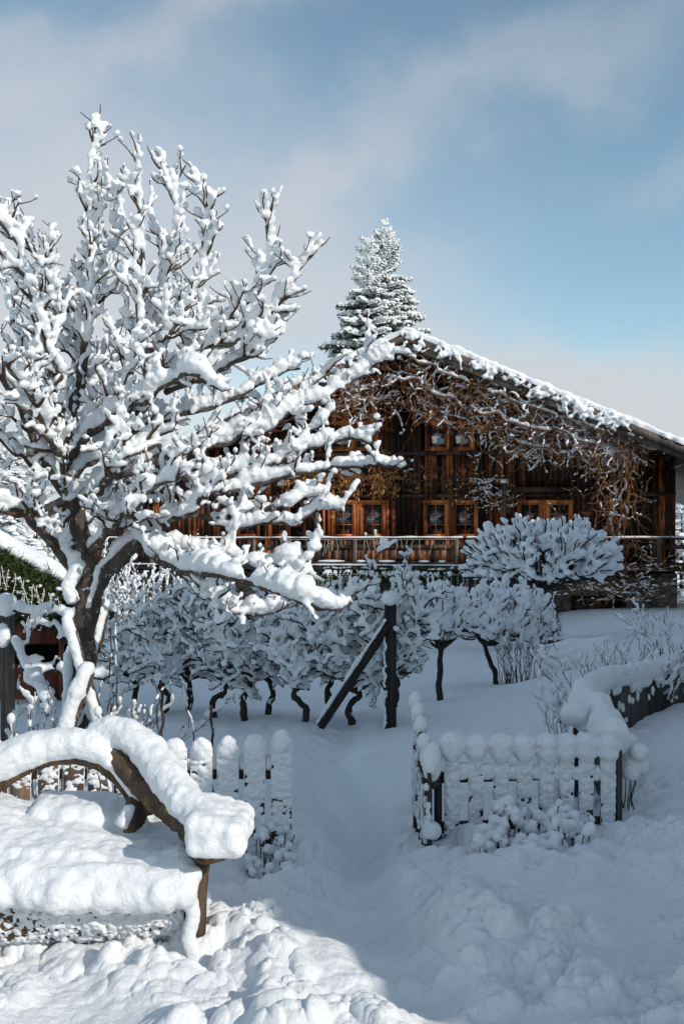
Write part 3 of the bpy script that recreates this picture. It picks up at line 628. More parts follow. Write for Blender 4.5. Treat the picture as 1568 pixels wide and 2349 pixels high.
def radial_bush(name, base, fork_h, centre, radii, n_main, n_tip, label, cat, snow_r, twig_r=.004, trunk_r=.035, trunk=None, group=None, voxel=.016, hemi=-.35, mat_='dark_twig', seed=1, cover=.92, stem=True, tipmul=1.0):
    """a clipped ball-headed small tree: a forked stem, fanning twigs, a sleeve of snow on each"""
    r_ = np.random.default_rng(seed); e = empty(name, base); tag(e, label, cat, group)
    base = np.array(base); centre = np.array(centre); radii = np.array(radii)
    tr, tw, sn = MB(), MB(), MB()
    fork = base + np.array([0, 0, fork_h]) if trunk is None else np.array(trunk[-1])
    if stem:
        tp = wander(catmull([base - UP * .15, (base + fork) / 2 + r_.normal(size=3) * .03, fork], .05) if trunk is None else catmull(trunk, .05), .012)
        tr.tube(tp, np.linspace(trunk_r, trunk_r * .75, len(tp)), 8, 1, .07)
    mains = []
    for i in range(n_main):
        a = 2.399 * i; h_ = hemi + (1 - hemi) * (i + .5) / n_main; q = math.sqrt(max(0, 1 - h_ * h_))
        tgt = centre + radii * np.array([q * math.cos(a), q * math.sin(a), h_]) * .6
        mid = fork * .5 + tgt * .5 + UP * -.04 + r_.normal(size=3) * .04
        p = wander(catmull([fork, mid, tgt], .05), .012); tr.tube(p, np.linspace(trunk_r * .5, trunk_r * .25, len(p)), 6); snow_run(sn, p[len(p) // 3:], .01, snow_r * .8, .7, (.08, .2)); mains.append((tgt, p))
    T_ = np.array([m_[0] for m_ in mains])
    for i in range(n_tip):
        a = 2.399 * i + r_.uniform(-.3, .3); h_ = hemi + (1 - hemi) * (i + r_.random()) / n_tip; q = math.sqrt(max(0, 1 - h_ * h_))
        tip = centre + radii * np.array([q * math.cos(a), q * math.sin(a), h_]) * r_.uniform(.70, 1.12)
        k_ = np.argmin(((T_ - tip + UP * radii[2] * .4) ** 2).sum(1)); st_ = mains[k_][1][-r_.integers(1, max(2, len(mains[k_][1]) // 2))]
        d = tip - centre; d /= np.linalg.norm(d); v = tip - st_
        mid = st_ + v * .5 + r_.normal(size=3) * .02 * (1 + 60 * twig_r) - d * .0
        p = wander(catmull([st_, mid, tip + UP * .02], .03), .01); rr = np.linspace(twig_r * 1.6, twig_r * .8, len(p)); tw.tube(p, rr * 1.5, 5)
        h0 = len(p) // 3
        snow_run(sn, p[h0:], rr[h0:], np.linspace(snow_r * .8, snow_r * 1.1, len(p) - h0) * tipmul, cover, (.07, .22), 7, .9, .95)
        for c in range(2):
            j = r_.integers(h0, len(p)); vv = (p[-1] - p[0]); vv /= np.linalg.norm(vv) + 1e-9; dd = vv + r_.normal(size=3) * .5 + UP * .4; dd /= np.linalg.norm(dd); l_ = r_.uniform(.06, .16)
            pp = catmull([p[j], p[j] + dd * l_ * .6, p[j] + dd * l_ + UP * .02], .025); tw.tube(pp, twig_r * 1.2, 4); snow_run(sn, pp, twig_r, snow_r * .85 * tipmul, cover, (.06, .15), 7, .9, .95)
    for mbx in (tr, tw, sn): off(mbx, e)
    tr.build('trunk', M['bark'] if mat_ == 'bark' else M[mat_], e, True); tw.build('twigs', M[mat_], e, True); remesh(sn.build('snow', M['snow'], e), voxel, .02, .06, 1)
    return e
def G(px, d):                          # a point on the ground at that column and distance
    x = (px - CX) / F * d; return np.array([x, d, float(gz(x, d))])

# ball-headed big bush in front of the chalet
b_ = G(1240, 22); radial_bush('ball_tree', b_, 1.2, P(1240, 1288, 22), (1.66, 1.2, .98), 30, 520, 'widest snow-covered round bush, in front of the chalet right of the balcony', 'tree', .066, .010, .06, group='clipped garden trees', voxel=.032, hemi=-.5, seed=3)
b_ = G(1006, 13); radial_bush('ball_tree', b_, .7, P(1005, 1420, 13), (.47, .45, .40), 16, 190, 'small snow-laden standard tree with one straight dark stem, right of the black post', 'tree', .047, .006, .045, trunk=[b_ - UP * .1, P(1008, 1560, 13), P(1012, 1490, 13)], group='clipped garden trees', voxel=.02, hemi=-.45, seed=4, mat_='dark_twig')
b_ = G(1145, 14.5); radial_bush('ball_tree', b_, .7, P(1155, 1428, 14.5), (.68, .58, .56), 20, 290, 'snow-laden standard tree with a slanting forked stem, right of the straight one', 'tree', .052, .007, .042, trunk=[b_ - UP * .1, P(1130, 1530, 14.5), P(1110, 1480, 14.5)], group='clipped garden trees', voxel=.022, hemi=-.45, seed=5)
# stems shrub between
def stem_shrub(name, base, n_, h, spread, label, cat, sr, r0=.006, seed=1, voxel=.012, group=None, mat_='dark_twig', sub=3, cover=.8, lean=0.0, bare=False, berries=0):
    r_ = np.random.default_rng(seed); e = empty(name, base); tag(e, label, cat, group); base = np.array(base); tw, sn, br = MB(), MB(), MB()
    for i in range(n_):
        o_ = np.array([r_.uniform(-1, 1) * spread[0] * .45, r_.uniform(-1, 1) * spread[1] * .45, 0]); hh = h * r_.uniform(.55, 1.05)
        b0 = base + o_; b0[2] = float(gz(b0[0], b0[1], False)) - .03 if n_ > 1 else base[2] - .03
        d = o_ * r_.uniform(.6, 1.4) + np.array([lean * hh, 0, hh]) + np.r_[r_.normal(size=2) * .08 * hh, 0]
        p = wander(catmull([b0, b0 + d * .5 + r_.normal(size=3) * .02, b0 + d], .03), .012); rr = np.linspace(r0, r0 * .5, len(p)); tw.tube(p, rr, 5)
        if not bare or r_.random() < .4: snow_run(sn, p[len(p) // 4:], .004, sr, cover, (.05, .2), 7, .95, .6)
        if sub: 
            ks = grow_children(p, None, sub, (h * .12, h * .35), (20, 60), .6, r_, tw, sn, (r0 * .6, r0 * .4), (sr, sr * .9), cover, u0=.3, lc=(.04, .12))
            if berries:
                for kk in ks:
                    if r_.random() < berries: br.blob(kk[-1] - UP * .01, .008)
    for mbx in (tw, sn, br): off(mbx, e)
    tw.build('stems', M[mat_], e, True)
    if sn.n: remesh(sn.build('snow', M['snow'], e), voxel, .012, .05, 1)
    if br.n: br.build('berries', M['berry'], e, True)
    return e
stem_shrub('shrub', G(1190, 14.2), 26, 1.15, (.55, .5), 'fan-shaped many-stemmed shrub right of the slanting tree stem', 'shrub', .028, .007, 11, .02, mat_='grey_wood')
stem_shrub('shrub', G(1560, 17), 14, .95, (.9, .7), 'low snowy shrub against the stone wall at the right edge', 'shrub', .04, .008, 12, .022, sub=5)

# espaliered hedge row behind the yard: gnarled trunks, tangled heads
def espalier(px, d, w_, z0, z1, seed, label, lean=0, sr=.033, nb=17):
    r_ = np.random.default_rng(seed); b0 = G(px, d); e = empty('espalier_tree', b0); tag(e, label, 'tree', 'gnarled espalier trees in the row'); tr, tw, sn = MB(), MB(), MB()
    fork = b0 + np.array([lean, 0, z0 - b0[2] + .08]); k1 = b0 * .6 + fork * .4 + np.array([r_.uniform(-.10, .10), 0, 0]); k2 = b0 * .25 + fork * .75 + np.array([r_.uniform(-.12, .12), 0, 0])
    tp = wander(catmull([b0 - UP * .1, k1, k2, fork], .04), .014); tr.tube(tp, np.linspace(.042, .03, len(tp)), 8, 1, .16); snow_run(sn, tp, .035, .022, .5, (.08, .2))
    for i in range(nb):
        tx = fork[0] + r_.uniform(-1, 1) * w_ * .75; tz = z0 + (z1 - z0) * (r_.uniform(.1, 1) if i % 2 else r_.uniform(.45, .95)); ty = fork[1] + r_.uniform(-.28, .22)
        tgt = np.array([tx, ty, tz]); mid = (fork + tgt) / 2 + np.array([r_.uniform(-.15, .15), r_.uniform(-.1, .1), r_.uniform(-.15, .12)])
        p = wander(catmull([fork + r_.normal(size=3) * .03, mid, tgt], .04), .03); rr = np.linspace(.02, .008, len(p)); tr.tube(p, rr, 6, 1, .12); snow_run(sn, p, rr, sr, .85, (.06, .2))
        ks = grow_children(p, None, 11, (.14, .40), (35, 90), .35, r_, tw, sn, (.009, .006), (sr, sr * .95), .85, u0=.1, lc=(.05, .15))
        for c in ks: grow_children(c, None, 3, (.06, .15), (30, 90), .4, r_, tw, sn, (.006, .004), (sr, sr * .9), .85, u0=.2, lc=(.05, .12))
    for mbx in (tr, tw, sn): off(mbx, e)
    tr.build('trunk', M['dark_twig'], e, True); tw.build('twigs', M['dark_twig'], e, True); remesh(sn.build('snow', M['snow'], e), .0185, .018, .06, 1)
esp = [(300, 12.4, .75, 0), (365, 12.2, .7, .05), (430, 12.6, .7, 0), (497, 12.0, .7, .08), (562, 11.8, .65, .06), (612, 12.2, .65, -.05), (692, 11.2, .6, .02), (738, 11.6, .6, .1), (806, 11.2, .6, .0), (897, 10.95, .62, .0)]
el = ['leftmost tree of the gnarled row, beside the big trunk', 'gnarled row tree second from the left end', 'gnarled row tree third from the left end', 'gnarled row tree with thick trunk bending right near the middle', 'gnarled row tree with thin trunk curving left, left of the looped stem',
      'gnarled row tree with a looped bowed stem near the row middle', 'gnarled row tree with straight pale trunk left of the diagonal brace', 'gnarled row tree just left of the foot of the diagonal brace', 'gnarled row tree between diagonal brace and black post', 'tangled row tree hung on the black post']
for k_, (px, d, w_, ln) in enumerate(esp):
    zt_ = P(px, [1385, 1355, 1350, 1345, 1360, 1380, 1360, 1350, 1345, 1315][k_], d)[2]; zb_ = P(px, [1570, 1575, 1570, 1580, 1560, 1560, 1590, 1570, 1590, 1560][k_], d)[2]
    espalier(px, d, w_, zb_, zt_, 50 + k_, el[k_], ln)
# black post with diagonal brace that carries the row's right end
pb = G(895, 10.55); e = empty('trellis_post', pb); tag(e, 'tall black square post with a diagonal brace, snow stuck to its side', 'post')
mb = MB(); zt_ = P(895, 1385, 10.55)[2] - pb[2]; mb.box((-.06, -.06, -.2), (.06, .06, zt_)); mb.build('shaft', M['post'], e)
mb = MB(); a = P(735, 1668, 10.4) - pb; c = P(892, 1432, 10.5) - pb; mb.tube([a, (a + c) / 2, c], .045, 4); mb.build('brace', M['post'], e)
mb = MB(); mb.blob((0, 0, zt_ + .05), (.10, .10, .09)); pth = catmull([a, (a + c) / 2, c], .05) + UP * .035 + np.array([-.03, -.0, 0]); snow_run(mb, pth, .03, .03, 1, (.3, .9))
zz = np.arange(-.05, zt_ - .3, .035)
for z in zz: mb.blob((-.062 + rng.normal() * .008, rng.uniform(-.06, -.03), z), (.018, .03, .03 * rng.uniform(.5, 1.2)))
remesh(mb.build('snow', M['snow'], e), .014, .015, .05, 1)

# ---------------------------------------------------------------- spruces
def spruce(base, h, rad, n_tier, seed, label, name='spruce_tree', group=None, z_from=0.0, dens=1.0, dark=.3, slope=.42):
    r_ = np.random.default_rng(seed); e = empty(name, base); tag(e, label, 'tree', group); nd, sn, tr = MB(), MB(), MB()
    tr.tube([(0, 0, 0), (0, 0, h * .6), (0, 0, h * .99)], [rad * .07, rad * .03, .01], 7); tr.build('trunk', M['dark_twig'], e, True)
    z = h * z_from; k_ = 0
    while z < h * .985:
        f = z / h; R_ = min(rad, slope * (h - z) ** .92 + .08); nb_ = int((8 + 5 * (1 - f)) * dens)
        for i in range(nb_):
            a = i / nb_ * 6.283 + r_.uniform(-.3, .3) + k_; L_ = R_ * r_.uniform(.55, 1.2); d = np.array([math.cos(a), math.sin(a), 0]); sd_ = np.array([-d[1], d[0], 0])
            dr = .35 * (1 - f) + .05; zz_ = z + r_.uniform(-.08, .08)
            pts = catmull([np.array([0, 0, zz_]), d * L_ * .5 + UP * (zz_ - L_ * dr * .5), d * L_ + UP * (zz_ - L_ * dr * .55)], L_ / 6)
            if f > .85: pts = pts + UP * np.linspace(0, L_ * .6, len(pts))[:, None]
            wv = np.sin(np.linspace(.35, 2.9, len(pts))) * L_ * .17 + .03
            # needles: hanging ragged fringe blades either side
            m = max(6, int(L_ / .10)); u = r_.uniform(.12, 1, m * 3); ii = u * (len(pts) - 1); i0 = np.minimum(ii.astype(int), len(pts) - 2); q = pts[i0] + (pts[i0 + 1] - pts[i0]) * (ii - i0)[:, None]
            sgn = r_.choice([-1, 1], len(u)); ww = np.interp(u, np.linspace(0, 1, len(pts)), wv) * r_.uniform(.5, 1.3, len(u))
            tip = q + sd_ * (sgn * ww)[:, None] + d * (ww * .5)[:, None] - UP * (ww * r_.uniform(.3, 1.0, len(u)))[:, None]
            b1 = q + d * .045; b2 = q - d * .045
            v = np.stack([b1, b2, tip], 1).reshape(-1, 3); nd.add(v, None, np.arange(len(v)).reshape(-1, 3))
            nd.tube(pts, wv * .16 + .01, 4, .5)
            if r_.random() > dark:
                pa = pts[1:] + UP * .03; snow_run(sn, pa, .01, wv[1:] * .55 + .03, .95, (.15, .5), 6, .5, .4)
                for s_ in (-1, 1):
                    for jj in range(1, len(pts) - 1, 1):
                        if r_.random() < .85: sn.tube([pts[jj], pts[jj] + sd_ * s_ * wv[jj] * .5 + d * wv[jj] * .3 - UP * .01, pts[jj] + sd_ * s_ * wv[jj] + d * wv[jj] * .55 - UP * wv[jj] * .25], [.05, .06, .03], 5, .6)
        z += h / n_tier * (1.15 - .5 * f) * r_.uniform(.8, 1.2); k_ += .7
    nd.build('needles', M['needle'], e); sn.build('snow', M['snow'], e, True)
d = 46; bz = -2.5; top = P(882, 500, d); spruce((top[0], d, bz), top[2] - bz, 3.6, 34, 5, 'tall snowy spruce rising right behind the chalet ridge', group='spruces behind the chalet', z_from=.55, dens=1.5, dark=-1)
d = 44.5; top = P(842, 532, d); spruce((top[0], d, bz), top[2] - bz, 3.6, 30, 6, 'slightly shorter snowy spruce just left of the tallest one behind the ridge', group='spruces behind the chalet', z_from=.55, dens=1.5, dark=-1)
d = 30; top = P(22, 1000, d); spruce((top[0], d, -1), top[2] + 1, 1.5, 18, 9, 'slim snowy spruce at the left edge behind the big fruit tree', group='spruces left of the chalet', z_from=.1, dark=0)
d = 26; top = P(60, 1185, d); spruce((top[0], d, -1), top[2] + 1, 1.7, 14, 10, 'low snow-covered spruce behind the roof of the little hut', group='spruces left of the chalet', z_from=.1, dark=0)
d = 60; 
for k_, (px, py, dd) in enumerate([(-30, 1010, 55), (95, 1095, 60), (140, 1120, 66), (1562, 1140, 58)]):
    top = P(px, py, dd); spruce((top[0], dd, -3), top[2] + 3, 2.6, 14, 60 + k_, ['frosted distant tree past the left edge', 'frosted distant tree seen left of the big trunk', 'smaller frosted distant tree against the hill at left', 'snowy distant tree seen past the right end of the chalet'][k_], 'distant_tree', 'frosted trees far off', .1, .7, 0)
# ---------------------------------------------------------------- climbing vine over the gable, dry leaves, garlands and light strings on the chalet
def vine():
    r_ = np.random.default_rng(31); s0, o0, z0 = HP(1400, 1300)[0], 1.4, -1.0
    e = empty('climbing_vine', HW(s0, .6, -1.5)); tag(e, 'leafless climbing vine with snow matted under the right side of the gable', 'vine')
    st, tw, sn = MB(), MB(), MB()
    def V(px, py, o_=1.2):
        if o_ > .6: o_ = .6 + (o_ - .6) * 1.52
        s_, z = HP(px, py, o_); return HW(s_, o_, z)
    def under(p, m=.10):             # nothing grows up through the roof edge
        p = np.array(p); s_ = (p[:, 0] - HO[0]) * HC - (p[:, 1] - HO[1]) * HS; p[:, 2] = np.minimum(p[:, 2], RZ - SL * np.abs(s_) - m); return p
    def lower(px): return np.interp(px, [700, 770, 850, 920, 1000, 1100, 1180, 1260, 1350, 1420, 1470], [900, 950, 960, 940, 960, 985, 1035, 1045, 1030, 1040, 1030])
    def upper(px): return 735 + abs(px - 930) * (.40 if px > 930 else .43) + 24
    mains = []
    for pts in [[(1400, 1420, .3), (1410, 1250, .6), (1400, 1100, 1.0), (1440, 1000, 1.6), (1380, 930, 1.9), (1250, 905, 1.9), (1100, 850, 1.9), (980, 790, 1.9), (930, 775, 2.0), (840, 815, 2.0), (740, 855, 2.0)],
                [(1405, 1300, .5), (1430, 1130, 1.2), (1400, 1030, 1.5), (1300, 1000, 1.7), (1180, 970, 1.7), (1060, 930, 1.6), (960, 880, 1.7), (880, 870, 1.6), (800, 905, 1.4)],
                [(1400, 1050, 1.5), (1300, 960, 1.6), (1200, 930, 1.8), (1080, 880, 1.8), (960, 830, 1.9), (900, 800, 2.0)],
                [(1470, 1010, 1.9), (1400, 985, 1.9), (1310, 950, 2.0), (1230, 905, 2.0)], [(1180, 1010, 1.2), (1290, 1040, 1.3), (1400, 1045, 1.5), (1470, 1030, 1.6)]]:
        p = under(wander(catmull([V(*q) for q in pts], .12), .10)); mains.append(p); st.tube(p, np.linspace(.035, .02, len(p)), 6, 1, .1); snow_run(sn, p, .03, .06, .85, (.2, .7))
    # hanging and matted shoots
    for i in range(900):
        px = r_.uniform(760, 1470) if i % 4 else r_.uniform(1180, 1460); u, l_ = upper(px), lower(px)
        py = u + 14 + (l_ - u) * r_.uniform(0, .95) ** .9; o_ = np.interp(py, [u, l_], [2.0, 1.0]) + r_.uniform(-.25, .15)
        q = V(px, py, o_); d = np.array([r_.normal() * 1.0, 0, r_.normal() * .45 - .25]); d /= np.linalg.norm(d); L_ = r_.uniform(.35, 1.3); n_ = int(L_ / .09) + 3
        pts = [q]; 
        for k_ in range(n_):
            d = d + np.array([r_.normal() * .38, r_.normal() * .15, r_.normal() * .35 - .05]); d /= np.linalg.norm(d); pts.append(pts[-1] + d * .09)
        p = under(pts); tw.tube(p, np.linspace(.011, .005, len(p)), 4); 
        if r_.random() < .62: snow_run(sn, p, .008, r_.uniform(.022, .05), .85, (.08, .4), 6, .8, .7)
    for i in range(750):
        px = r_.uniform(760, 1480); u, l_ = upper(px), lower(px); q = V(px, u + 10 + (l_ - u) * r_.uniform(0, 1), r_.uniform(1.1, 1.9)); d = np.array([r_.normal(), 0, r_.normal() * .6 - .3]); d /= np.linalg.norm(d); pts = [q]
        for k_ in range(r_.integers(5, 13)):
            d = d + r_.normal(size=3) * np.array([.45, .2, .45]); d /= np.linalg.norm(d); pts.append(pts[-1] + d * .08)
        tw.tube(under(pts), np.linspace(.009, .004, len(pts)), 4)
    # short upright tufts above the eave snow and heavy pads along the barge
    for i in range(90):
        px = r_.uniform(940, 1440) if i % 5 else r_.uniform(690, 930); q = V(px, upper(px) + r_.uniform(6, 24), 2.02)
        p = wander(catmull([q, q + np.array([r_.normal() * .2, r_.normal() * .05, r_.uniform(.0, .22)]), q + np.array([r_.normal() * .4, 0, r_.uniform(-.3, .05)])], .06), .03); p = under(p, .02); tw.tube(p, .008, 4)
        snow_run(sn, p, .01, r_.uniform(.05, .09), .8, (.15, .4), 7, .8, .5)
    # curtain falling at the right end
    for i in range(150):
        px = 1405 + r_.normal() * 32; py = r_.uniform(1010, 1250); q = V(px, py, r_.uniform(1.0, 1.9)); d = np.array([r_.normal() * .25, 0, -1.0]); n_ = r_.integers(5, 14); pts = [q]
        for k_ in range(n_):
            d = d + np.array([r_.normal() * .4, r_.normal() * .15, r_.normal() * .3]); d /= np.linalg.norm(d); pts.append(pts[-1] + d * .09)
        p = np.array(pts); tw.tube(p, .0085, 4)
        if r_.random() < .35: snow_run(sn, p, .008, r_.uniform(.02, .04), .6, (.08, .25), 6, .8, .55)
    for i in range(90):                # thin bare shoots reaching out sideways
        px, py = (r_.uniform(1270, 1480), r_.uniform(1040, 1200)) if i % 2 else (r_.uniform(1380, 1565), r_.uniform(1240, 1330)); q = V(px, py, r_.uniform(.9, 1.6)); a = r_.uniform(-.6, 2.4)
        L_ = r_.uniform(.3, .9); p = wander(catmull([q, q + np.array([math.cos(a), 0, math.sin(a)]) * L_ * .5, q + np.array([math.cos(a + .3), 0, math.sin(a + .3)]) * L_], .08), .03); p = under(p); tw.tube(p, np.linspace(.009, .004, len(p)), 4)
        if r_.random() < .4: snow_run(sn, p, .006, .025, .6, (.08, .2), 6)
    for i in range(60):
        q = V(r_.uniform(1290, 1500), r_.uniform(1290, 1370), r_.uniform(.8, 1.6)); p = wander(catmull([q, q + np.array([r_.normal() * .4, 0, r_.normal() * .2]), q + np.array([r_.normal() * .8, 0, -.2 + r_.normal() * .3])], .08), .03); tw.tube(p, .009, 4); snow_run(sn, p, .006, .03, .6, (.1, .3), 6)
    for mbx in (st, tw, sn): off(mbx, e)
    st.build('stem', M['vine'], e, True); tw.build('shoots', M['vine'], e, True); remesh(sn.build('snow', M['snow'], e), .03, .03, .12, 0)
    # wall creeper with dry leaves between the storeys
    e = empty('wall_creeper', HW(HP(780, 1110)[0], .1, HP(780, 1110)[1])); tag(e, 'wall creeper with orange dry leaves above the left lower windows', 'vine'); tw, lf, sn = MB(), MB(), MB()
    for i in range(260):
        px = r_.choice([r_.uniform(640, 900), r_.uniform(640, 900), r_.uniform(880, 1110), r_.uniform(1070, 1170)]); py = (1100 if px < 900 else 1105) + r_.normal() * (22 if px < 900 else 26) + (30 if px > 1100 else 0)
        q = V(px, py, r_.uniform(.12, .45)); a = r_.uniform(-.7, 3.4); L_ = r_.uniform(.25, .8); p = wander(catmull([q, q + np.array([math.cos(a), -.1, math.sin(a) * .6]) * L_ * .5, q + np.array([math.cos(a + .5), -.1, math.sin(a + .4) * .6]) * L_], .06), .04)
        tw.tube(p, np.linspace(.010, .005, len(p)), 4)
        if px > 1090 or r_.random() < .05: snow_run(sn, p, .006, .028, .6, (.08, .2), 6)
        for k_ in range(10 if px < 900 else (2 if r_.random() < .5 else 0)):
            c = p[r_.integers(0, len(p))] + r_.normal(size=3) * .04; L2 = r_.uniform(.08, .17); w2 = L2 * .24; d = np.array([r_.normal() * .35, r_.normal() * .3, -1]); d /= np.linalg.norm(d); sd_ = np.cross(d, r_.normal(size=3)); sd_ /= np.linalg.norm(sd_)
            cup = np.cross(sd_, d) * w2 * .5
            lf.add([c, c + d * L2 * .45 + sd_ * w2 + cup, c + d * L2, c + d * L2 * .45 - sd_ * w2 + cup, c + d * L2 * .5], None, [[0, 1, 4], [1, 2, 4], [2, 3, 4], [3, 0, 4]])
    for mbx in (tw, lf, sn): off(mbx, e)
    tw.build('stems', M['vine'], e, True); lf.build('leaves', M['leaf'], e); remesh(sn.build('snow', M['snow'], e), .02)
vine()

def needles(mb, c, rad, n_, r_, ln=.06, wd=.006, droop=.3):
    """a tuft of short fir sprays round a line of points c"""
    i = r_.integers(0, len(c), n_); q = np.asarray(c)[i] + r_.normal(size=(n_, 3)) * rad * .45; d = r_.normal(size=(n_, 3)); d[:, 2] -= droop; d /= np.linalg.norm(d, axis=1)[:, None]
    s_ = np.cross(d, r_.normal(size=(n_, 3))); s_ /= np.linalg.norm(s_, axis=1)[:, None] + 1e-9; L_ = ln * r_.uniform(.6, 1.4, n_)[:, None]
    v = np.stack([q - s_ * wd, q + s_ * wd, q + d * L_], 1).reshape(-1, 3); mb.add(v, None, np.arange(len(v)).reshape(-1, 3))
def light_string(name, label, pts, drops, seed, group=None, scale=1.0, wr=.006, lead=True):
    r_ = np.random.default_rng(seed); pts = np.asarray(pts, float); e = empty(name, pts[0]); tag(e, label, 'light string', group); wi, bu = MB(), MB()
    if lead: wi.tube(pts, wr, 4)
    for k_ in range(drops):
        q = pts[r_.integers(0, len(pts))] + r_.normal(size=3) * .01; n_ = r_.integers(3, 9); p = [q]; x = r_.uniform(-1, 1)
        for i in range(n_):
            x += r_.normal() * .5; a = p[-1] + np.array([math.sin(x) * .35, r_.normal() * .1, -1]) * .085 * scale; p.append(a)
            bu.tube([a, a + np.array([r_.choice([-1, 1]) * .03, -.01, .012]) * scale], wr * .95, 4)
        wi.tube(p, wr * .8, 4)
    off(wi, e); off(bu, e); wi.build('wire', M['wire'], e); bu.build('bulbs', M['wire'], e)
# fir garland along the foot of the balcony, with snow
r_ = np.random.default_rng(8); zg = HP(900, 1312, BO)[1]; ss = np.linspace(bs(600), bs(1130), 150); gl = HW(ss, BO - .12, zg + .05 * ground_noise(ss, ss * 0, .4, 2))
e = empty('fir_garland', gl[0]); tag(e, 'dark fir garland with patches of snow along the foot of the balcony', 'garland')
mb = MB(); needles(mb, gl, .16, 9000, r_, .16, .012, .9); needles(mb, gl - UP * .18, .14, 5000, r_, .16, .012, 1.2); off(mb, e); mb.build('needles', M['needle'], e)
mb = MB(); snow_run(mb, gl + UP * .06 - np.array([0, .08, 0]), .02, .055, .8, (.15, .5), 7, .7)
for k_ in range(110):
    q = gl[r_.integers(0, 150)] + np.array([0, -.14, .03]); mb.tube([q, q + np.array([r_.normal() * .06, -.03, -.08]), q + np.array([r_.normal() * .12, -.04, -.2 * r_.random() - .05])], [.03, .028, .012], 6)
off(mb, e); remesh(mb.build('snow', M['snow'], e), .022, .02, .08)
light_string('light_string', 'white icicle lights hanging below the fir garland of the balcony', gl + np.array([0, -.17, -.12]), 46, 3, 'white icicle light strings', 1.15, .0065)
ss = np.linspace(bs(640), bs(1045), 90); light_string('light_string', 'white icicle lights hanging from the snowy balcony rail', HW(ss, BO + .09, zr - .02), 26, 4, 'white icicle light strings', .9, .0045)
# candles and a figure on the window sill
for k_, (px, r0, h0, lb) in enumerate([(838, .05, .10, 'short white candle on the sill of the left lower window'), (860, .055, .20, 'tall white candle on the sill of the left lower window, right of the short one')]):
    s_, z = HP(px, 1227, .1); e = empty('candle', HW(s_, .12, z - .02), -TH); tag(e, lb, 'candle', 'candles on the sill')
    mb = MB(); mb.tube([(0, 0, 0), (0, 0, h0 * .5), (0, 0, h0)], r0, 12); mb.build('wax', M['candle'], e, True); mb = MB(); mb.tube([(0, 0, h0), (.003, 0, h0 + .03)], .003, 4); mb.build('wick', M['dark'], e)

# ---------------------------------------------------------------- little hut at the left with fir garland and lights
e = empty('hut', (-6.2, 14.4, float(gz(-6.2, 14.4, False)))); tag(e, 'little timber hut at the left edge with a sloping snow-edged roof', 'hut'); hb = np.array(e.location)
def H3(px, py, d): return P(px, py, d)
a, c = P(-90, 1200, 13), P(158, 1338, 13); dirn = (c - a)
mb = MB(); v0 = a - UP * .05; v1 = c - UP * .05
def slab(mb, a, c, y0, y1, z0, z1): mb.add([(a[0], y0, a[2] + z0), (c[0], y0, c[2] + z0), (c[0], y1, c[2] + z0), (a[0], y1, a[2] + z0), (a[0], y0, a[2] + z1), (c[0], y0, c[2] + z1), (c[0], y1, c[2] + z1), (a[0], y1, a[2] + z1)], [[0, 3, 2, 1], [4, 5, 6, 7], [0, 1, 5, 4], [1, 2, 6, 5], [2, 3, 7, 6], [3, 0, 4, 7]])
apex = a.copy(); slab(mb, a, c, 13, 13.75, -.14, -.05); l_ = a + (a - c) * 1.0; l_[2] = c[2]; slab(mb, l_, a, 13, 13.75, -.14, -.05); off(mb, e); ro = mb.build('roof', M['red_wood'], e)
mb = MB()
for q0, q1 in ((a, c), (l_, a)):
    n_ = 70; xx = np.linspace(0, 1, n_)[:, None]; li = q0 + (q1 - q0) * xx; 
    for y_ in (12.98, 13.12, 13.3): mb.tube(np.c_[li[:, 0], np.full(n_, y_), li[:, 2] + .03 + .015 * ground_noise(li[:, 0], li[:, 0] * 0, .25, 3)], .085 + .018 * ground_noise(li[:, 0], li[:, 0] * 0, .17, 5), 8)
    slab(mb, q0, q1, 13.2, 13.72, -.04, .08)
off(mb, e); remesh(mb.build('roof_snow', M['snow'], ro), .02, .02, .1)
mb = MB(); g0 = float(gz(-5, 14, False)) - .4; zt_ = P(60, 1450, 13.6)[2]
mb.box((l_[0] + .4, 13.5, g0), (P(152, 0, 13.5)[0], 13.6, P(60, 1525, 13.5)[2] - .0)); mb.box((l_[0] + .4, 13.52, P(60, 1420, 13.5)[2]), (P(152, 0, 13.5)[0], 13.6, P(60, 1478, 13.5)[2])); off(mb, e); mb.build('front_boards', M['red_wood'], e)
mb = MB(); mb.box((l_[0] + .45, 13.65, g0), (P(150, 0, 13.5)[0], 13.72, c[2] - .1)); off(mb, e); mb.build('dark_inside', M['dark'], e)
mb = MB(); mb.box((P(138, 0, 13.5)[0], 13.44, g0), (P(146, 0, 13.5)[0], 13.52, P(60, 1420, 13.5)[2])); off(mb, e); mb.build('corner_post', M['red_wood'], e)
e = empty('fir_garland', a); tag(e, 'thick green fir garland under the roof edge of the little hut', 'garland'); mb = MB(); r_ = np.random.default_rng(5)
for k_, (dz, w_, nn) in enumerate([(.16, .13, 9000), (.34, .15, 9000), (.5, .12, 5000)]):
    n_ = 90; li = (a + (c - a) * np.linspace(0, 1, n_)[:, None]) - UP * dz + np.array([0, -.06, 0]); needles(mb, li, w_, nn, r_, .13, .011, .8)
li = np.linspace(0, 1, 60)[:, None] * (P(240, 1420, 13.3) - P(-40, 1385, 13.3)) + P(-40, 1385, 13.3); needles(mb, li, .15, 7000, r_, .12, .010, .4)
off(mb, e); mb.build('needles', M['fir'], e); mb = MB()
for k_ in range(26): q = a + (c - a) * r_.random() - UP * r_.uniform(.1, .5) + np.array([0, -.2, 0]); mb.blob(q, np.array([.05, .03, .03]) * r_.uniform(.4, 1))
off(mb, e); remesh(mb.build('snow', M['snow'], e), .014, .01, .05)
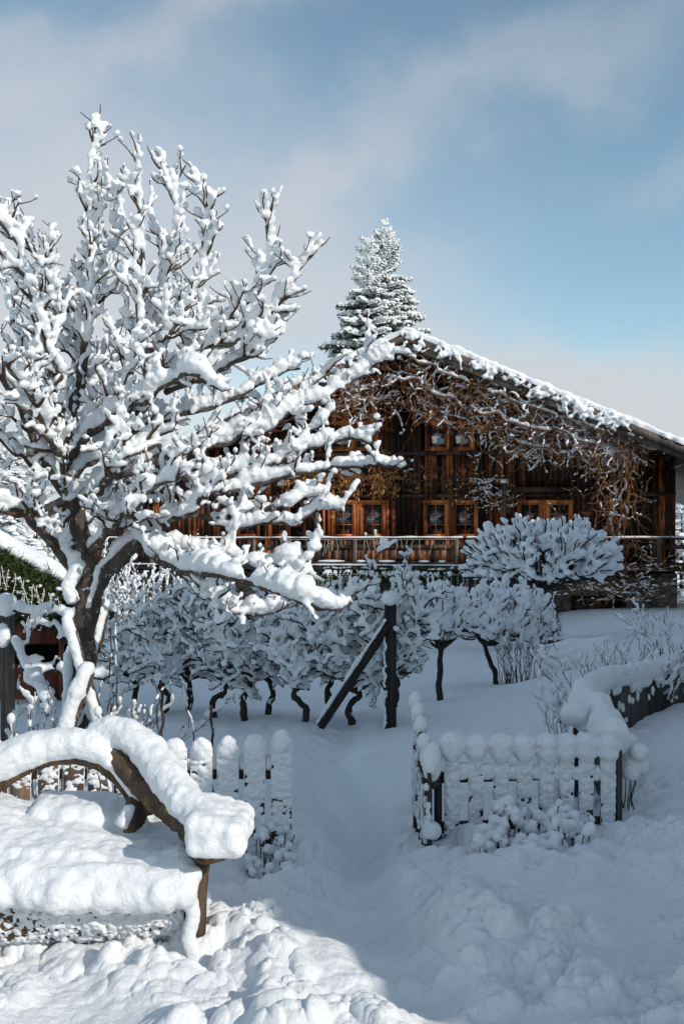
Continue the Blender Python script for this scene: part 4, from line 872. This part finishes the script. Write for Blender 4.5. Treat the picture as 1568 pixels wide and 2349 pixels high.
li = (a + (c - a) * np.linspace(.3, 1, 60)[:, None]) - UP * .2 + np.array([0, -.3, 0]); light_string('light_string', 'white icicle lights over the fir garland of the little hut', li, 17, 6, 'white icicle light strings', .9, .0055, False)

# ---------------------------------------------------------------- espalier frame at the left, in front of the hut
e = empty('rail_post', G(18, 9.0)); tag(e, 'grey timber post with a ball of snow and snowy cross rails at the left edge', 'post'); bl = np.array(e.location); zt_ = P(18, 1400, 9)[2]
mb = MB(); mb.tube([bl - UP * .1, np.array([bl[0], bl[1], zt_])], .065, 10); off(mb, e); mb.build('shaft', M['grey_wood'], e, True)
mb = MB(); sn = MB(); sn.blob((bl[0], 8.98, zt_ + .05), (.10, .10, .12)); sn.blob((bl[0] - .02, 8.93, zt_ - .22), (.07, .05, .12))
for pts, rr in [([(30, 1398, 8.95), (100, 1408, 8.9), (200, 1418, 8.9)], .055), ([(30, 1470, 8.9), (70, 1560, 8.7), (115, 1640, 8.5)], .09), ([(70, 1545, 8.8), (140, 1540, 8.8), (240, 1560, 8.9)], .055), ([(60, 1480, 8.9), (75, 1440, 8.9), (105, 1410, 8.9)], .045), ([(120, 1425, 8.9), (160, 1460, 8.9), (215, 1430, 8.9)], .04),]:
    p = wander(catmull([P(*q) for q in pts], .05), .01); mb.tube(p, rr * .4, 6); snow_run(sn, p, rr * .35, rr * .8, 1, (.15, .5), 8, .95, .6)
    ks = grow_children(p, None, 9, (.08, .22), (40, 85), .2, rng, mb, sn, (.008, .004), (.034, .028), .85)
off(mb, e); off(sn, e); mb.build('rails', M['dark_twig'], e, True); remesh(sn.build('snow', M['snow'], e), .015, .02, .06, 1)
# crossed, snow-plastered stakes at the foot of the fruit tree
stk = [([(158, 1418, 6.75), (190, 1530, 6.72), (225, 1640, 6.68), (245, 1720, 6.65)], .036, 'long slim stake leaning left against the fruit tree trunk'), ([(200, 1545, 6.6), (165, 1640, 6.55), (140, 1740, 6.5)], .052, 'short thick stake leaning right at the foot of the fruit tree'), ([(238, 1395, 7.1), (225, 1460, 7.05), (205, 1530, 7.0), (180, 1640, 6.95)], .045, 'stake behind the fruit tree trunk with its snowy top to the right'), ([(163, 1500, 6.9), (160, 1600, 6.9), (150, 1700, 6.88)], .035, 'upright snow-plastered stake left of the fruit tree trunk')]
for pts, rr, lb in stk:
    p = catmull([P(*q) for q in pts], .05); e = empty('tree_stake', p[-1]); tag(e, lb, 'stake', 'stakes propping the fruit tree'); mb = MB(); mb.tube(p, rr, 8, 1, .04); off(mb, e); mb.build('pole', M['bark'], e, True)
    sn = MB(); q = p + np.array([-.010, -.030, .012]); sn.tube(q, rr * .98 + .004 * rng.normal(size=len(q)), 9); sn.blob(p[0] + UP * .03, (rr * 1.1, rr * 1.1, rr)); off(sn, e); remesh(sn.build('snow', M['snow'], e), .011, .018, .04)

# ---------------------------------------------------------------- picket fences with snow plastered on the boards
def crust(mb, x0, x1, z0, z1, ytop, r_, thick=.030, seed=0, bare=.35, o=(0, 0), ang=0.0, snowtop=True):
    """wind-packed crust on a board's face: a sheet that dips under the wood where the board is bare; ytop is the face of the board"""
    nx, nz_ = 15, max(8, int((z1 - z0) / .008)); xs = np.linspace(0, 1, nx); zs = np.linspace(z0, z1, nz_); XX, ZZ = np.meshgrid(xs, zs, indexing='ij')
    gx = x0 + (x1 - x0) * XX; w_ = x1 - x0; f = (ZZ - z0) / (z1 - z0)
    sx_ = gx + seed * 7.3
    n_ = .55 * ground_noise(sx_, ZZ * 1.9, .055, 71) + .45 * ground_noise(sx_, ZZ * 1.8, .026, 72) + .25 * ground_noise(sx_, ZZ, .011, 73)
    n_ = n_ * .8 + .3 * clumps(sx_, ZZ * 1.5, .03, 74, .85) / .015
    round_ = np.sqrt(np.clip(1 - (2 * XX - 1) ** 2 * .93, 0, 1))
    t_ = thick * (n_ * 1.0 + (f ** .9) * .75 - bare + .17) ; t_ = np.where(t_ > 0, t_, t_ * .6)
    y = ytop - t_ * (.35 + .65 * round_) + .012 * (1 - round_) - .004
    ex = .006 * np.clip(f * 1.2, 0, 1); gx = x0 - ex + (w_ + 2 * ex) * XX
    v = np.stack([gx, y, ZZ], -1).reshape(-1, 3)
    if ang: c_, s_ = math.cos(ang), math.sin(ang); v = np.c_[v[:, 0] * c_ - v[:, 1] * s_, v[:, 0] * s_ + v[:, 1] * c_, v[:, 2]]
    v = v + np.array([o[0], o[1], 0]); i = np.arange(nx - 1)[:, None] * nz_; j = np.arange(nz_ - 1)[None]
    mb.add(v, np.stack([i + j, i + nz_ + j, i + nz_ + j + 1, i + j + 1], -1).reshape(-1, 4))
def picket(e, x, y, w_, z0, z1, ang, r_, seed, wm, cap=(.055, .05), bare=.35, top='round', crusted=True, thick=.03):
    mb = MB(); hw = w_ / 2; n_ = 8; poly = [(-hw, z0), (hw, z0), (hw, z1 - hw)] + [(hw * math.cos(t_), z1 - hw + hw * math.sin(t_)) for t_ in np.linspace(.2, math.pi - .2, n_)] + [(-hw, z1 - hw)]
    mb.prism(poly, -.011, .014); v = mb.v[0]; c_, s_ = math.cos(ang), math.sin(ang); mb.v[0] = np.c_[v[:, 0] * c_ - v[:, 1] * s_, v[:, 0] * s_ + v[:, 1] * c_, v[:, 2]] + np.array([x, y, 0])
    off(mb, e); pk = mb.build('picket', wm, e)
    if crusted:
        mb = MB(); crust(mb, -hw, hw, z0, z1 - .01, -.011, r_, thick, seed, bare, (x, y), ang); off(mb, e); cr = mb.build('snow_crust', M['snow'], pk, True)
    return pk
r_ = np.random.default_rng(77)
e = empty('picket_fence', G(640, 5.9)); tag(e, 'low wooden picket fence left of the path, behind the bench', 'fence')
cap = MB(); FD = 5.9
lp = [(-60, 1700), (-5, 1705), (48, 1705), (112, 1702), (170, 1702), (226, 1704), (285, 1704), (345, 1704), (405, 1702), (463, 1700), (523, 1698), (584, 1692), (646, 1682)]
for k_, (px, py) in enumerate(lp):
    q = P(px, py, FD); z1 = q[2] - .02; zb_ = float(gz(q[0], FD, False)) - .25
    picket(e, q[0], FD, .118, zb_, z1, 0, r_, k_, M['picket'], bare=1.05 if px < 360 else .45)
    cap.blob((q[0], FD - .012, z1 - .028), (.064, .045, .075)); cap.blob((q[0] + r_.normal() * .006, FD - .01, z1 - .01), (.055, .042, .06))
    if px > 380 and px < 640: cap.blob((q[0] + .08, FD + .02, P(0, 1750, FD)[2]), (.035, .03, .055))
for z_ in (P(0, 1775, FD)[2], P(0, 1925, FD)[2]):
    mb = MB(); mb.box((P(-80, 0, FD)[0], FD + .012, z_ - .035), (P(655, 0, FD)[0], FD + .05, z_ + .03)); off(mb, e); mb.build('rail', M['picket'], e)
    x = np.linspace(P(-80, 0, FD)[0], P(650, 0, FD)[0], 80); cap.tube(np.c_[x, np.full(80, FD + .025), np.full(80, z_ + .045)], .028, 6)
off(cap, e); remesh(cap.build('snow_cap', M['snow'], e), .009, .022, .045, 2)

e = empty('picket_fence', G(1200, 5.9)); tag(e, 'low picket fence right of the path with thick round snow caps', 'fence'); cap = MB()
rp = [(1035, 5.86), (1090, 5.88), (1147, 5.9), (1201, 5.92), (1251, 5.95), (1297, 5.98), (1342, 6.0), (1392, 6.0)]
for k_, (px, d) in enumerate(rp):
    q = P(px, 1700, d); zb_ = float(gz(q[0], d, False)) - .2; z1 = q[2] - .01
    picket(e, q[0], d, .084, zb_, z1, R(3), r_, 30 + k_, M['darkpicket'], bare=.40, thick=.030)
    cap.blob((q[0] + r_.normal() * .006, d - .01, z1 + .0), (.079, .07, .068 * r_.uniform(.9, 1.1))); cap.blob((q[0], d - .02, z1 - .045), (.066, .055, .075)); cap.blob((q[0] + .04, d + .02, z1 - .02), (.07, .045, .05))
    if k_ < 7: cap.blob((q[0] + .07, d + .01, P(0, 1768, d)[2]), (.045, .035, .05 * r_.uniform(.5, 1.1))); cap.blob((q[0] + .068, d + .015, P(0, 1778, d)[2]), (.05, .03, .035))
for z_ in (P(0, 1785, 5.9)[2], P(0, 1900, 5.9)[2]):
    mb = MB(); mb.box((-.70 / 2 - .03, -.02, z_ - .03), (.95, .02, z_ + .03)); mb.v[0][:, 0] += 0; 
    v = mb.v[0].copy(); v[:, 0] = np.where(v[:, 0] < 0, P(1010, 0, 5.9)[0], P(1410, 0, 6.0)[0]); v[:, 1] = np.where(mb.v[0][:, 0] < 0, 5.90, 6.03) + mb.v[0][:, 1] + .018; mb.v[0] = v; off(mb, e); mb.build('rail', M['picket'], e)
mb = MB(); q = P(1415, 1700, 6.03); mb.box((q[0] - .01, 6.0, -.3), (q[0] + .02, 6.1, q[2])); off(mb, e); mb.build('end_post', M['darkpicket'], e)
off(cap, e); remesh(cap.build('snow_cap', M['snow'], e), .010, .022, .05, 3)

# the fence that turns back and runs off to the right
e = empty('paling_fence', G(1400, 7.6)); tag(e, 'dark upright-board fence running back and away to the right under a thick snow roll', 'fence'); cap = MB()
A0 = [P(1405, 1690, 6.1), P(1370, 1635, 6.8), P(1338, 1598, 7.4), P(1385, 1558, 8.4), P(1440, 1548, 9.0), P(1500, 1535, 9.6), P(1600, 1512, 10.4), P(1800, 1500, 11.5)]
ln = catmull(A0, .05); rr = .105 + .012 * ground_noise(ln[:, 0], ln[:, 1], .22, 3); rr = rr * np.interp(ln[:, 1], [6, 7.4, 8.4, 11], [1.15, 1.05, .8, .75]); cap.tube(ln - UP * .02, rr, 10, .9); cap.tube(ln + UP * .03 + rng.normal(size=ln.shape) * .012, rr * .8, 8)
s_ = np.r_[0, np.cumsum(np.linalg.norm(np.diff(ln, axis=0), axis=1))]; k_ = 0; pos = 0
while pos < s_[-1]:
    i = min(int(np.searchsorted(s_, pos)), len(ln) - 1); q = ln[i]; t_ = ln[min(i + 1, len(ln) - 1)] - ln[max(i - 1, 0)]; an = math.atan2(t_[1], t_[0]); zb_ = float(gz(q[0], q[1], False)) - .2
    mb = MB(); hw = r_.uniform(.028, .04); zt_ = q[2] - .02 + r_.uniform(-.03, .02); mb.box((-hw, -.010, zb_), (hw, .010, zt_), an, (q[0], q[1] - .02, 0)); off(mb, e); mb.build('picket', M['darkpicket'], e)
    if r_.random() < .5:
        z = r_.uniform(zb_ + .25, zt_); cap.blob((q[0] + .01, q[1] - .05, z), (.02, .02, r_.uniform(.02, .06)))
    if r_.random() < .5: cap.blob((q[0], q[1] - .06, q[2] - .08), (.04, .05, r_.uniform(.05, .10)))
    pos += .082; k_ += 1
off(cap, e); remesh(cap.build('snow_cap', M['snow'], e), .013, .018, .06, 2)
mb = MB()
# open garden gate seen edge-on
e = empty('garden_gate', G(972, 5.7)); tag(e, 'open garden gate leaf seen edge-on, its arched snow-capped pickets beside the path', 'gate'); cap = MB()
gp = [(952, 1615, 6.45), (958, 1640, 6.28), (965, 1672, 6.12), (972, 1712, 5.97), (978, 1745, 5.83), (985, 1765, 5.70)]
for k_, (px, py, d) in enumerate(gp):
    q = P(px, py, d); zb_ = max(P(975, 1935, 5.75)[2] - .1, float(gz(q[0], d, False)) - .15)
    mb = MB(); mb.box((-.012, -.047, zb_), (.012, .047, q[2]), R(-8), (q[0], d, 0)); off(mb, e); pk = mb.build('picket', M['darkpicket'], e)
    cap.blob((q[0] - .0, d, q[2] + .02), (.045, .06, .065)); 
    for z in np.arange(zb_ + .1, q[2] - .05, .035):
        if r_.random() < .8: cap.blob((q[0] - .012 + r_.normal() * .006, d - .045, z), (.018, .02, r_.uniform(.015, .03)))
q = P(990, 1740, 5.72); cap.blob((q[0] + .0, 5.72, q[2] - .02), (.06, .06, .12)); cap.blob((P(990, 1905, 5.68)[0], 5.68, P(990, 1905, 5.68)[2]), (.06, .06, .055))
off(cap, e); remesh(cap.build('snow_cap', M['snow'], e), .010, .012, .04, 1)
q0 = P(957, 1800, 6.4); q1 = P(985, 1800, 5.72); mb = MB(); mb.tube([q0 + np.array([.03, 0, 0]), q1 + np.array([.03, 0, 0])], .025, 4); off(mb, e); mb.build('rail', M['darkpicket'], e)
gpst = P(1004, 1780, 5.9); e = empty('gate_post', (gpst[0], 5.9, float(gz(gpst[0], 5.9, False)))); tag(e, 'dark slim gate post between gate and right picket fence', 'post'); z0 = e.location[2]; mb = MB(); mb.tube([(0, 0, -.2), (0, 0, .2), (0, 0, P(0, 1725, 5.9)[2] - z0)], [.022, .024, .024], 6); mb.build('shaft', M['darkpicket'], e)
mb = MB(); mb.blob((-.01, 0, P(0, 1720, 5.9)[2] - z0), (.045, .045, .05)); remesh(mb.build('snow_cap', M['snow'], e), .01, .01, .04)

# ---------------------------------------------------------------- the log bench
e = empty('log_bench', (-1.3, 3.9, .0)); tag(e, 'rustic log bench buried in snow, with a curved branch back and a carved arm', 'bench')
def bp(pts, step=.03): return catmull([P(*q) for q in pts], step)
mb = MB(); x = np.linspace(-2.6, -.56, 60); mb.tube(np.c_[x, np.full(60, 3.95), .185 - .0 * ((x + 1.5) / 1.0) ** 2 + .012 * np.sin(x * 5)], np.interp(x, [-2.6, -.9, -.62, -.58, -.56], [.20, .185, .155, .12, .05]), 18, .9, .012); off(mb, e); mb.build('seat', M['log'], e, True)
mb = MB(); p = bp([(-160, 1850, 4.25), (-60, 1835, 4.25), (10, 1790, 4.25), (80, 1752, 4.25), (160, 1738, 4.25), (230, 1752, 4.22), (290, 1800, 4.2), (315, 1850, 4.18), (302, 1900, 4.15)]); mb.tube(p, np.interp(np.linspace(0, 1, len(p)), [0, .3, .6, 1], [.05, .035, .028, .045]), 10, 1.0, .05)
off(mb, e); br = mb.build('back_branch', M['log'], e, True)
mb = MB(); p = bp([(228, 1700, 4.25), (262, 1735, 4.2), (300, 1775, 4.15), (345, 1815, 4.1), (385, 1850, 4.0), (430, 1890, 3.9), (470, 1935, 3.8)]); mb.tube(p, np.interp(np.linspace(0, 1, len(p)), [0, .15, .4, .6, 1], [.018, .04, .055, .06, .05]), 10, 1.0, .06)
p = bp([(300, 1775, 4.2), (330, 1830, 4.2), (345, 1860, 4.2)]); mb.tube(p, .05, 8, 1, .08); p = bp([(305, 1830, 4.15), (300, 1880, 4.12), (296, 1920, 4.1)]); mb.tube(p, .028, 8); off(mb, e); mb.build('back_branch', M['log'], e, True)
mb = MB(); p0 = P(425, 1968, 3.72); p1 = P(552, 1968, 3.72); mb.box((p0[0] + .01, 3.62, p0[2] - .018), (p1[0] - .01, 4.05, p0[2] + .012)); v = mb.v[0]; 
mb = MB(); n_ = 9; xs = np.linspace(p0[0] + .005, p1[0] - .01, n_); mb.tube(np.c_[xs, np.full(n_, 3.84), p0[2] + .01 + .006 * np.sin(xs * 40)], .2 * np.r_[.15, .6, .95, 1, 1, 1, .95, .6, .15], 12, .13, .02); off(mb, e); mb.build('arm', M['log'], e, True)
mb = MB(); q0 = P(466, 1975, 3.80); q1 = P(456, 2070, 3.80); pp_ = catmull([q0 + UP * .02, (q0 + q1) / 2, q1 - UP * .12], .03); mb.tube(pp_, .028, 8, 1.3, .05); off(mb, e); mb.build('arm_post', M['log'], e, True)
mb = MB(); 

for x_ in (-1.7, -.8): mb = MB(); mb.tube([(x_, 3.98, -.2), (x_, 3.98, .0), (x_, 3.98, .1)], .09, 10, 1, .04); off(mb, e); mb.build('leg', M['log'], e, True)
sn = MB(); rb = np.random.default_rng(3)
# seat pad of snow
for X_ in np.arange(-2.75, -.58, .055):
    for Y_ in np.arange(3.72, 4.42, .06):
        h_ = .40 + .035 * float(ground_noise(np.array(X_ * 1.0), np.array(Y_), .4, 61)) + (.05 if Y_ > 4.2 and abs(X_ + 1.05) < .22 else 0) + (.16 * np.clip((-1.3 - X_) / .45, 0, 1) * np.clip((Y_ - 3.85) / .25, 0, 1)) - .05 * max(0, (3.82 - Y_) / .1)
        sn.blob((X_ + rb.normal() * .01, Y_ + rb.normal() * .01, h_ - .055), np.array([.075, .08, .07]) * rb.uniform(.92, 1.1))
# front roll hanging over the edge
for X_ in np.arange(-2.75, -.56, .03):
    n1 = float(ground_noise(np.array(X_), np.array(0.), .12, 62)); n2_ = float(ground_noise(np.array(X_), np.array(3.), .3, 63))
    sn.blob((X_, 3.735 + .012 * n1, .335 + .02 * n2_), (.04, .05, .055 + .01 * n1)); sn.blob((X_, 3.735 + .015 * n1, .315 + .02 * n2_), (.035, .03, .045 + .015 * n2_)); 
for z in np.arange(.02, .38, .03): sn.blob((P(437, 0, 3.72)[0] + .008 * math.sin(z * 40), 3.74, z), (.032, .03, .03))
off(sn, e); remesh(sn.build('seat_snow', M['snow'], e), .010, .020, .05, 8); sn = MB()
# over the back branches
p = bp([(-160, 1800, 4.25), (-60, 1770, 4.25), (10, 1745, 4.25), (80, 1718, 4.25), (150, 1705, 4.25), (215, 1712, 4.22), (262, 1745, 4.2), (300, 1795, 4.18), (316, 1835, 4.15)]); sn.tube(p, np.interp(np.linspace(0, 1, len(p)), [0, .4, .65, .85, 1], [.10, .088, .075, .055, .028]) * (1 + .10 * ground_noise(p[:, 0] * 1, p[:, 0] * 0, .12, 5)), 12, .85)
p = bp([(215, 1682, 4.28), (250, 1672, 4.27), (300, 1690, 4.22), (350, 1735, 4.15), (392, 1795, 4.03), (430, 1845, 3.92), (475, 1885, 3.85), (510, 1910, 3.78)]); sn.tube(p, np.interp(np.linspace(0, 1, len(p)), [0, .2, .5, .8, 1], [.055, .078, .08, .082, .078]) * (1 + .10 * ground_noise(p[:, 0] * 1, p[:, 0] * 0, .1, 6)), 12, .95)
# block of snow on the arm
a0, a1 = P(438, 1960, 3.7)[0], P(552, 1960, 3.7)[0]; zc = P(0, 1960, 3.7)[2]
for X_ in np.linspace(a0 + .02, a1 - .015, 7):
    for Y_ in np.linspace(3.67, 3.98, 7):
        for Z_ in np.linspace(zc + .035, zc + .105 + .015 * math.sin(X_ * 20), 4): sn.blob((X_, Y_, Z_), np.array([.042, .045, .040]) * rb.uniform(.85, 1.1))
p = bp([(310, 1845, 4.12), (303, 1870, 4.1), (292, 1890, 4.08)], .02); sn.tube(p - np.array([.02, .02, 0]), .028, 8)
off(sn, e); remesh(sn.build('back_snow', M['snow'], e), .009, .026, .06, 3)
# speckled crust on the log's front
mb = MB(); nx, nz_ = 420, 60; th_ = np.linspace(-.35, 1.9, nz_); xs = np.linspace(-2.5, -.60, nx); XX, TT = np.meshgrid(xs, th_, indexing='ij')
rad = np.interp(XX, [-2.6, -.9, -.56], [.20, .185, .15]); zc_ = .185 + .012 * np.sin(XX * 5)
f = (1.9 - TT) / 2.25; nn = .5 * ground_noise(XX, TT * .3, .03, 81) + .7 * ground_noise(XX, TT * .25, .012, 82) + .4 * ground_noise(XX, TT * .3, .3, 83); f = 1 - f; rr = rad + .020 * (nn * .9 + (1 - TT / 1.2) * .7 - .14)
v = np.stack([XX, 3.95 - rr * np.cos(TT - .35 + 0 * TT), zc_ - (rr * .9) * np.sin(TT - .35)], -1).reshape(-1, 3); i = np.arange(nx - 1)[:, None] * nz_; j = np.arange(nz_ - 1)[None]
mb.add(v, np.stack([i + j, i + j + 1, i + nz_ + j + 1, i + nz_ + j], -1).reshape(-1, 4)); off(mb, e); mb.build('snow_crust', M['snow'], e, True)

# ---------------------------------------------------------------- low plants poking from the snow
def sprigs(px0, px1, y0, y1, d, n_, label, seed, hmax=.12, ball=.032, name='snowy_perennial'):
    r_ = np.random.default_rng(seed); e = empty(name, G((px0 + px1) / 2, d)); tag(e, label, 'plant'); tw, sn = MB(), MB()
    for k_ in range(n_):
        u = r_.random(); px = px0 + (px1 - px0) * u; dd = d + r_.uniform(-.18, .22); b0 = G(px, dd); h_ = hmax * r_.uniform(.35, 1.1) * (.6 + .8 * math.sin(math.pi * u)) * (1.15 if dd > d else .8)
        tip = b0 + np.array([r_.normal() * .02, r_.normal() * .02, h_]); tw.tube([b0 - UP * .05, (b0 + tip) / 2, tip], .0032, 5); bb = ball * r_.uniform(.6, 1.15)
        sn.blob(tip + UP * bb * .2, (bb, bb, bb * r_.uniform(.8, 1.3))); 
        if r_.random() < .5: sn.blob(tip + np.array([r_.normal() * .03, r_.normal() * .02, -bb * .6]), bb * .7)
    off(tw, e); off(sn, e); tw.build('stems', M['dark_twig'], e); remesh(sn.build('snow', M['snow'], e), .009, .016, .035, 1)
sprigs(1095, 1360, 0, 0, 5.42, 105, 'clump of clipped stems with snow balls in front of the right picket fence', 91, .14, .034)
sprigs(565, 672, 0, 0, 5.65, 34, 'small clump of snowy stems at the foot of the left picket fence', 92, .13, .026)
def stalk(px, d, pytop, lean, label, seed, sr=.012, cover=.5, ball=False, r0=.005, mat_='twig'):
    r_ = np.random.default_rng(seed); b0 = G(px, d); tip = P(px + lean, pytop, d); e = empty('stalk', b0); tag(e, label, 'plant stem', 'bare stalks standing in the snow'); p = wander(catmull([b0 - UP * .1, (b0 + tip) / 2 + r_.normal(size=3) * .015, tip], .03), .008)
    tw, sn = MB(), MB(); tw.tube(p, r0, 5); snow_run(sn, p, r0, sr, cover, (.05, .2), 7)
    if ball: sn.blob(tip, (.022, .022, .03))
    off(tw, e); off(sn, e); tw.build('stem', M[mat_], e)
    if sn.n: remesh(sn.build('snow', M['snow'], e), .007)
for a in [(373, 6.6, 1560, -4, 'straight dark stake behind the left fence', .008, .25, False, .010), (366, 6.8, 1570, -6, 'thorny stem beside the straight dark stake', .012, .5, False, .005), (468, 6.6, 1570, -45, 'thorny stem leaning left above the left fence', .016, .6, False, .005), (478, 6.5, 1622, 4, 'short grey stake beside the leaning thorny stem', .008, .4, False, .009),
          (225, 4.9, 1632, 0, 'short stalk with a snow ball above the bench back', .012, .6, True, .004), (252, 4.9, 1612, 6, 'upright snow-coated stick above the bench back', .016, 1, False, .006), (26, 5.0, 1648, 0, 'snow-tipped stalk above the left end of the bench', .013, .6, True, .004), (232, 7.2, 1440, 22, 'long thin thorny shoot right of the fruit tree trunk', .013, .45, False, .005), (262, 7.3, 1410, 4, 'tall thin shoot farther right of the fruit tree trunk', .012, .5, False, .004)]:
    stalk(a[0], a[1], a[2], a[3], a[4], a[0], a[5], a[6], a[7], a[8])
stem_shrub('berry_bush', G(50, 6.9), 46, .85, (1.3, .7), 'tangled berry bush with thin red-brown stems and snow pads at the left edge', 'bush', .024, .0055, 15, .013, sub=5, berries=.25, cover=.8, mat_='twig')
stem_shrub('frosted_shrub', G(290, 17), 40, 2.1, (1.5, .8), 'tall sunlit snowy shrub right of the fruit tree trunk before the stone wall', 'shrub', .035, .009, 23, .022, sub=8)
stem_shrub('frosted_shrub', G(215, 20), 30, 2.3, (1.4, .8), 'farther snowy shrub seen between trunk and left fork of the fruit tree', 'shrub', .04, .010, 24, .025, sub=8)
stem_shrub('rose_bush', G(1310, 8.3), 12, .55, (.35, .35), 'thin snowy rose bush behind the bend of the right fence', 'bush', .024, .004, 16, .012, sub=4, cover=.85)
stem_shrub('rose_bush', G(1425, 9.9), 26, .75, (1.1, .5), 'row of snowy rose stems rising above the far fence', 'bush', .026, .0055, 17, .013, sub=4, cover=.7)
stem_shrub('rose_bush', G(1530, 11), 16, .6, (1.0, .5), 'snowy stems above the far fence at the right edge', 'bush', .026, .005, 18, .013, sub=4, cover=.8)
e = stem_shrub('snow_bush', G(1435, 6.2), 7, .42, (.12, .1), 'little snow-balled bush at the right end of the picket fence', 'bush', .02, .004, 19, .012, sub=0, cover=.2)
mb = MB(); r_ = np.random.default_rng(4)
for px, py, rr in [(1432, 1720, .075), (1450, 1745, .07), (1440, 1700, .06), (1465, 1725, .06), (1470, 1755, .055), (1445, 1770, .06), (1428, 1750, .07)]: mb.blob(P(px, py, 6.15 + r_.uniform(-.08, .08)), rr)
off(mb, e); remesh(mb.build('snow_balls', M['snow'], e), .012, .02, .06, 1)
e = empty('snow_bush', G(1330, 6.9)); tag(e, 'two round snow balls on a low bush behind the right picket fence', 'bush'); mb = MB()
for px, py, rr in [(1317, 1638, .10), (1345, 1665, .08), (1360, 1678, .07)]: mb.blob(P(px, py, 6.6), (rr, rr, rr * .9))
off(mb, e); remesh(mb.build('snow_balls', M['snow'], e), .013, .02, .07, 2); mb = MB(); q = P(1320, 1670, 6.6); mb.tube([q - UP * .5, q], .02, 6); mb.tube([q + np.array([.1, 0, -.5]), q + np.array([.1, 0, .0])], .015, 6); off(mb, e); mb.build('stems', M['dark_twig'], e)
# planter
q = P(1268, 1508, 17); e = empty('planter', q); tag(e, 'dark green planter tub with a small snowy conifer, right of the little trees', 'planter')
mb = MB(); n_ = 16; mb.tube([(0, 0, -.12), (0, 0, 0), (0, 0, .26), (0, 0, .262), (0, 0, .30)], [.12, .13, .165, .185, .185], n_); mb.build('tub', M['pot'], e)
mb = MB(); mb.tube([(0, 0, .25), (0, 0, .8)], [.012, .006], 5); r_ = np.random.default_rng(2); needles(mb, [np.array([0, 0, z]) for z in np.linspace(.35, .8, 10)], .10, 900, r_, .1, .006, .2); mb.build('conifer', M['needle'], e)
mb = MB(); mb.blob((0, 0, .32), (.17, .17, .05))
for k_ in range(26): a_ = k_ * 2.4; h_ = .35 + .45 * k_ / 26; rr = .2 * (1 - k_ / 30); mb.tube([(0, 0, h_), (rr * math.cos(a_), rr * math.sin(a_), h_ - .02)], [.02, .035], 6)
remesh(mb.build('snow', M['snow'], e), .016, .015, .06)
# terrace edge: rough stone ledge with overhanging snow left of the fence
e = empty('terrace_wall', G(1260, 15.5)); tag(e, 'low dark stone terrace edge under overhanging snow behind the right fence', 'wall'); bl = np.array(e.location)
A_, B_ = P(1190, 1560, 15.6), P(1420, 1530, 14.8); mb = MB(); n_ = 14; 
for k_ in range(n_): q = A_ + (B_ - A_) * k_ / (n_ - 1); mb.blob(q - UP * .12 + rng.normal(size=3) * .02, (.16, .16, .16), .08)
off(mb, e); mb.build('stones', M['stone'], e)
sn = MB(); p = wander(catmull([A_ + UP * .08 + np.array([-.1, 0, 0]), (A_ + B_) / 2 + UP * .14, B_ + UP * .12], .1), .02); sn.tube(p, .13, 9, .75); sn.tube(p + np.array([0, .25, .06]), .2, 9, .7); sn.tube(p + np.array([0, .6, .08]), .3, 9, .7)
for k_ in range(14): q = p[rng.integers(0, len(p))]; sn.tube([q + np.array([0, -.1, 0]), q + np.array([rng.normal() * .05, -.16, -.14])], [.05, .03], 6)
off(sn, e); remesh(sn.build('snow', M['snow'], e), .02, .03, .12, 1)
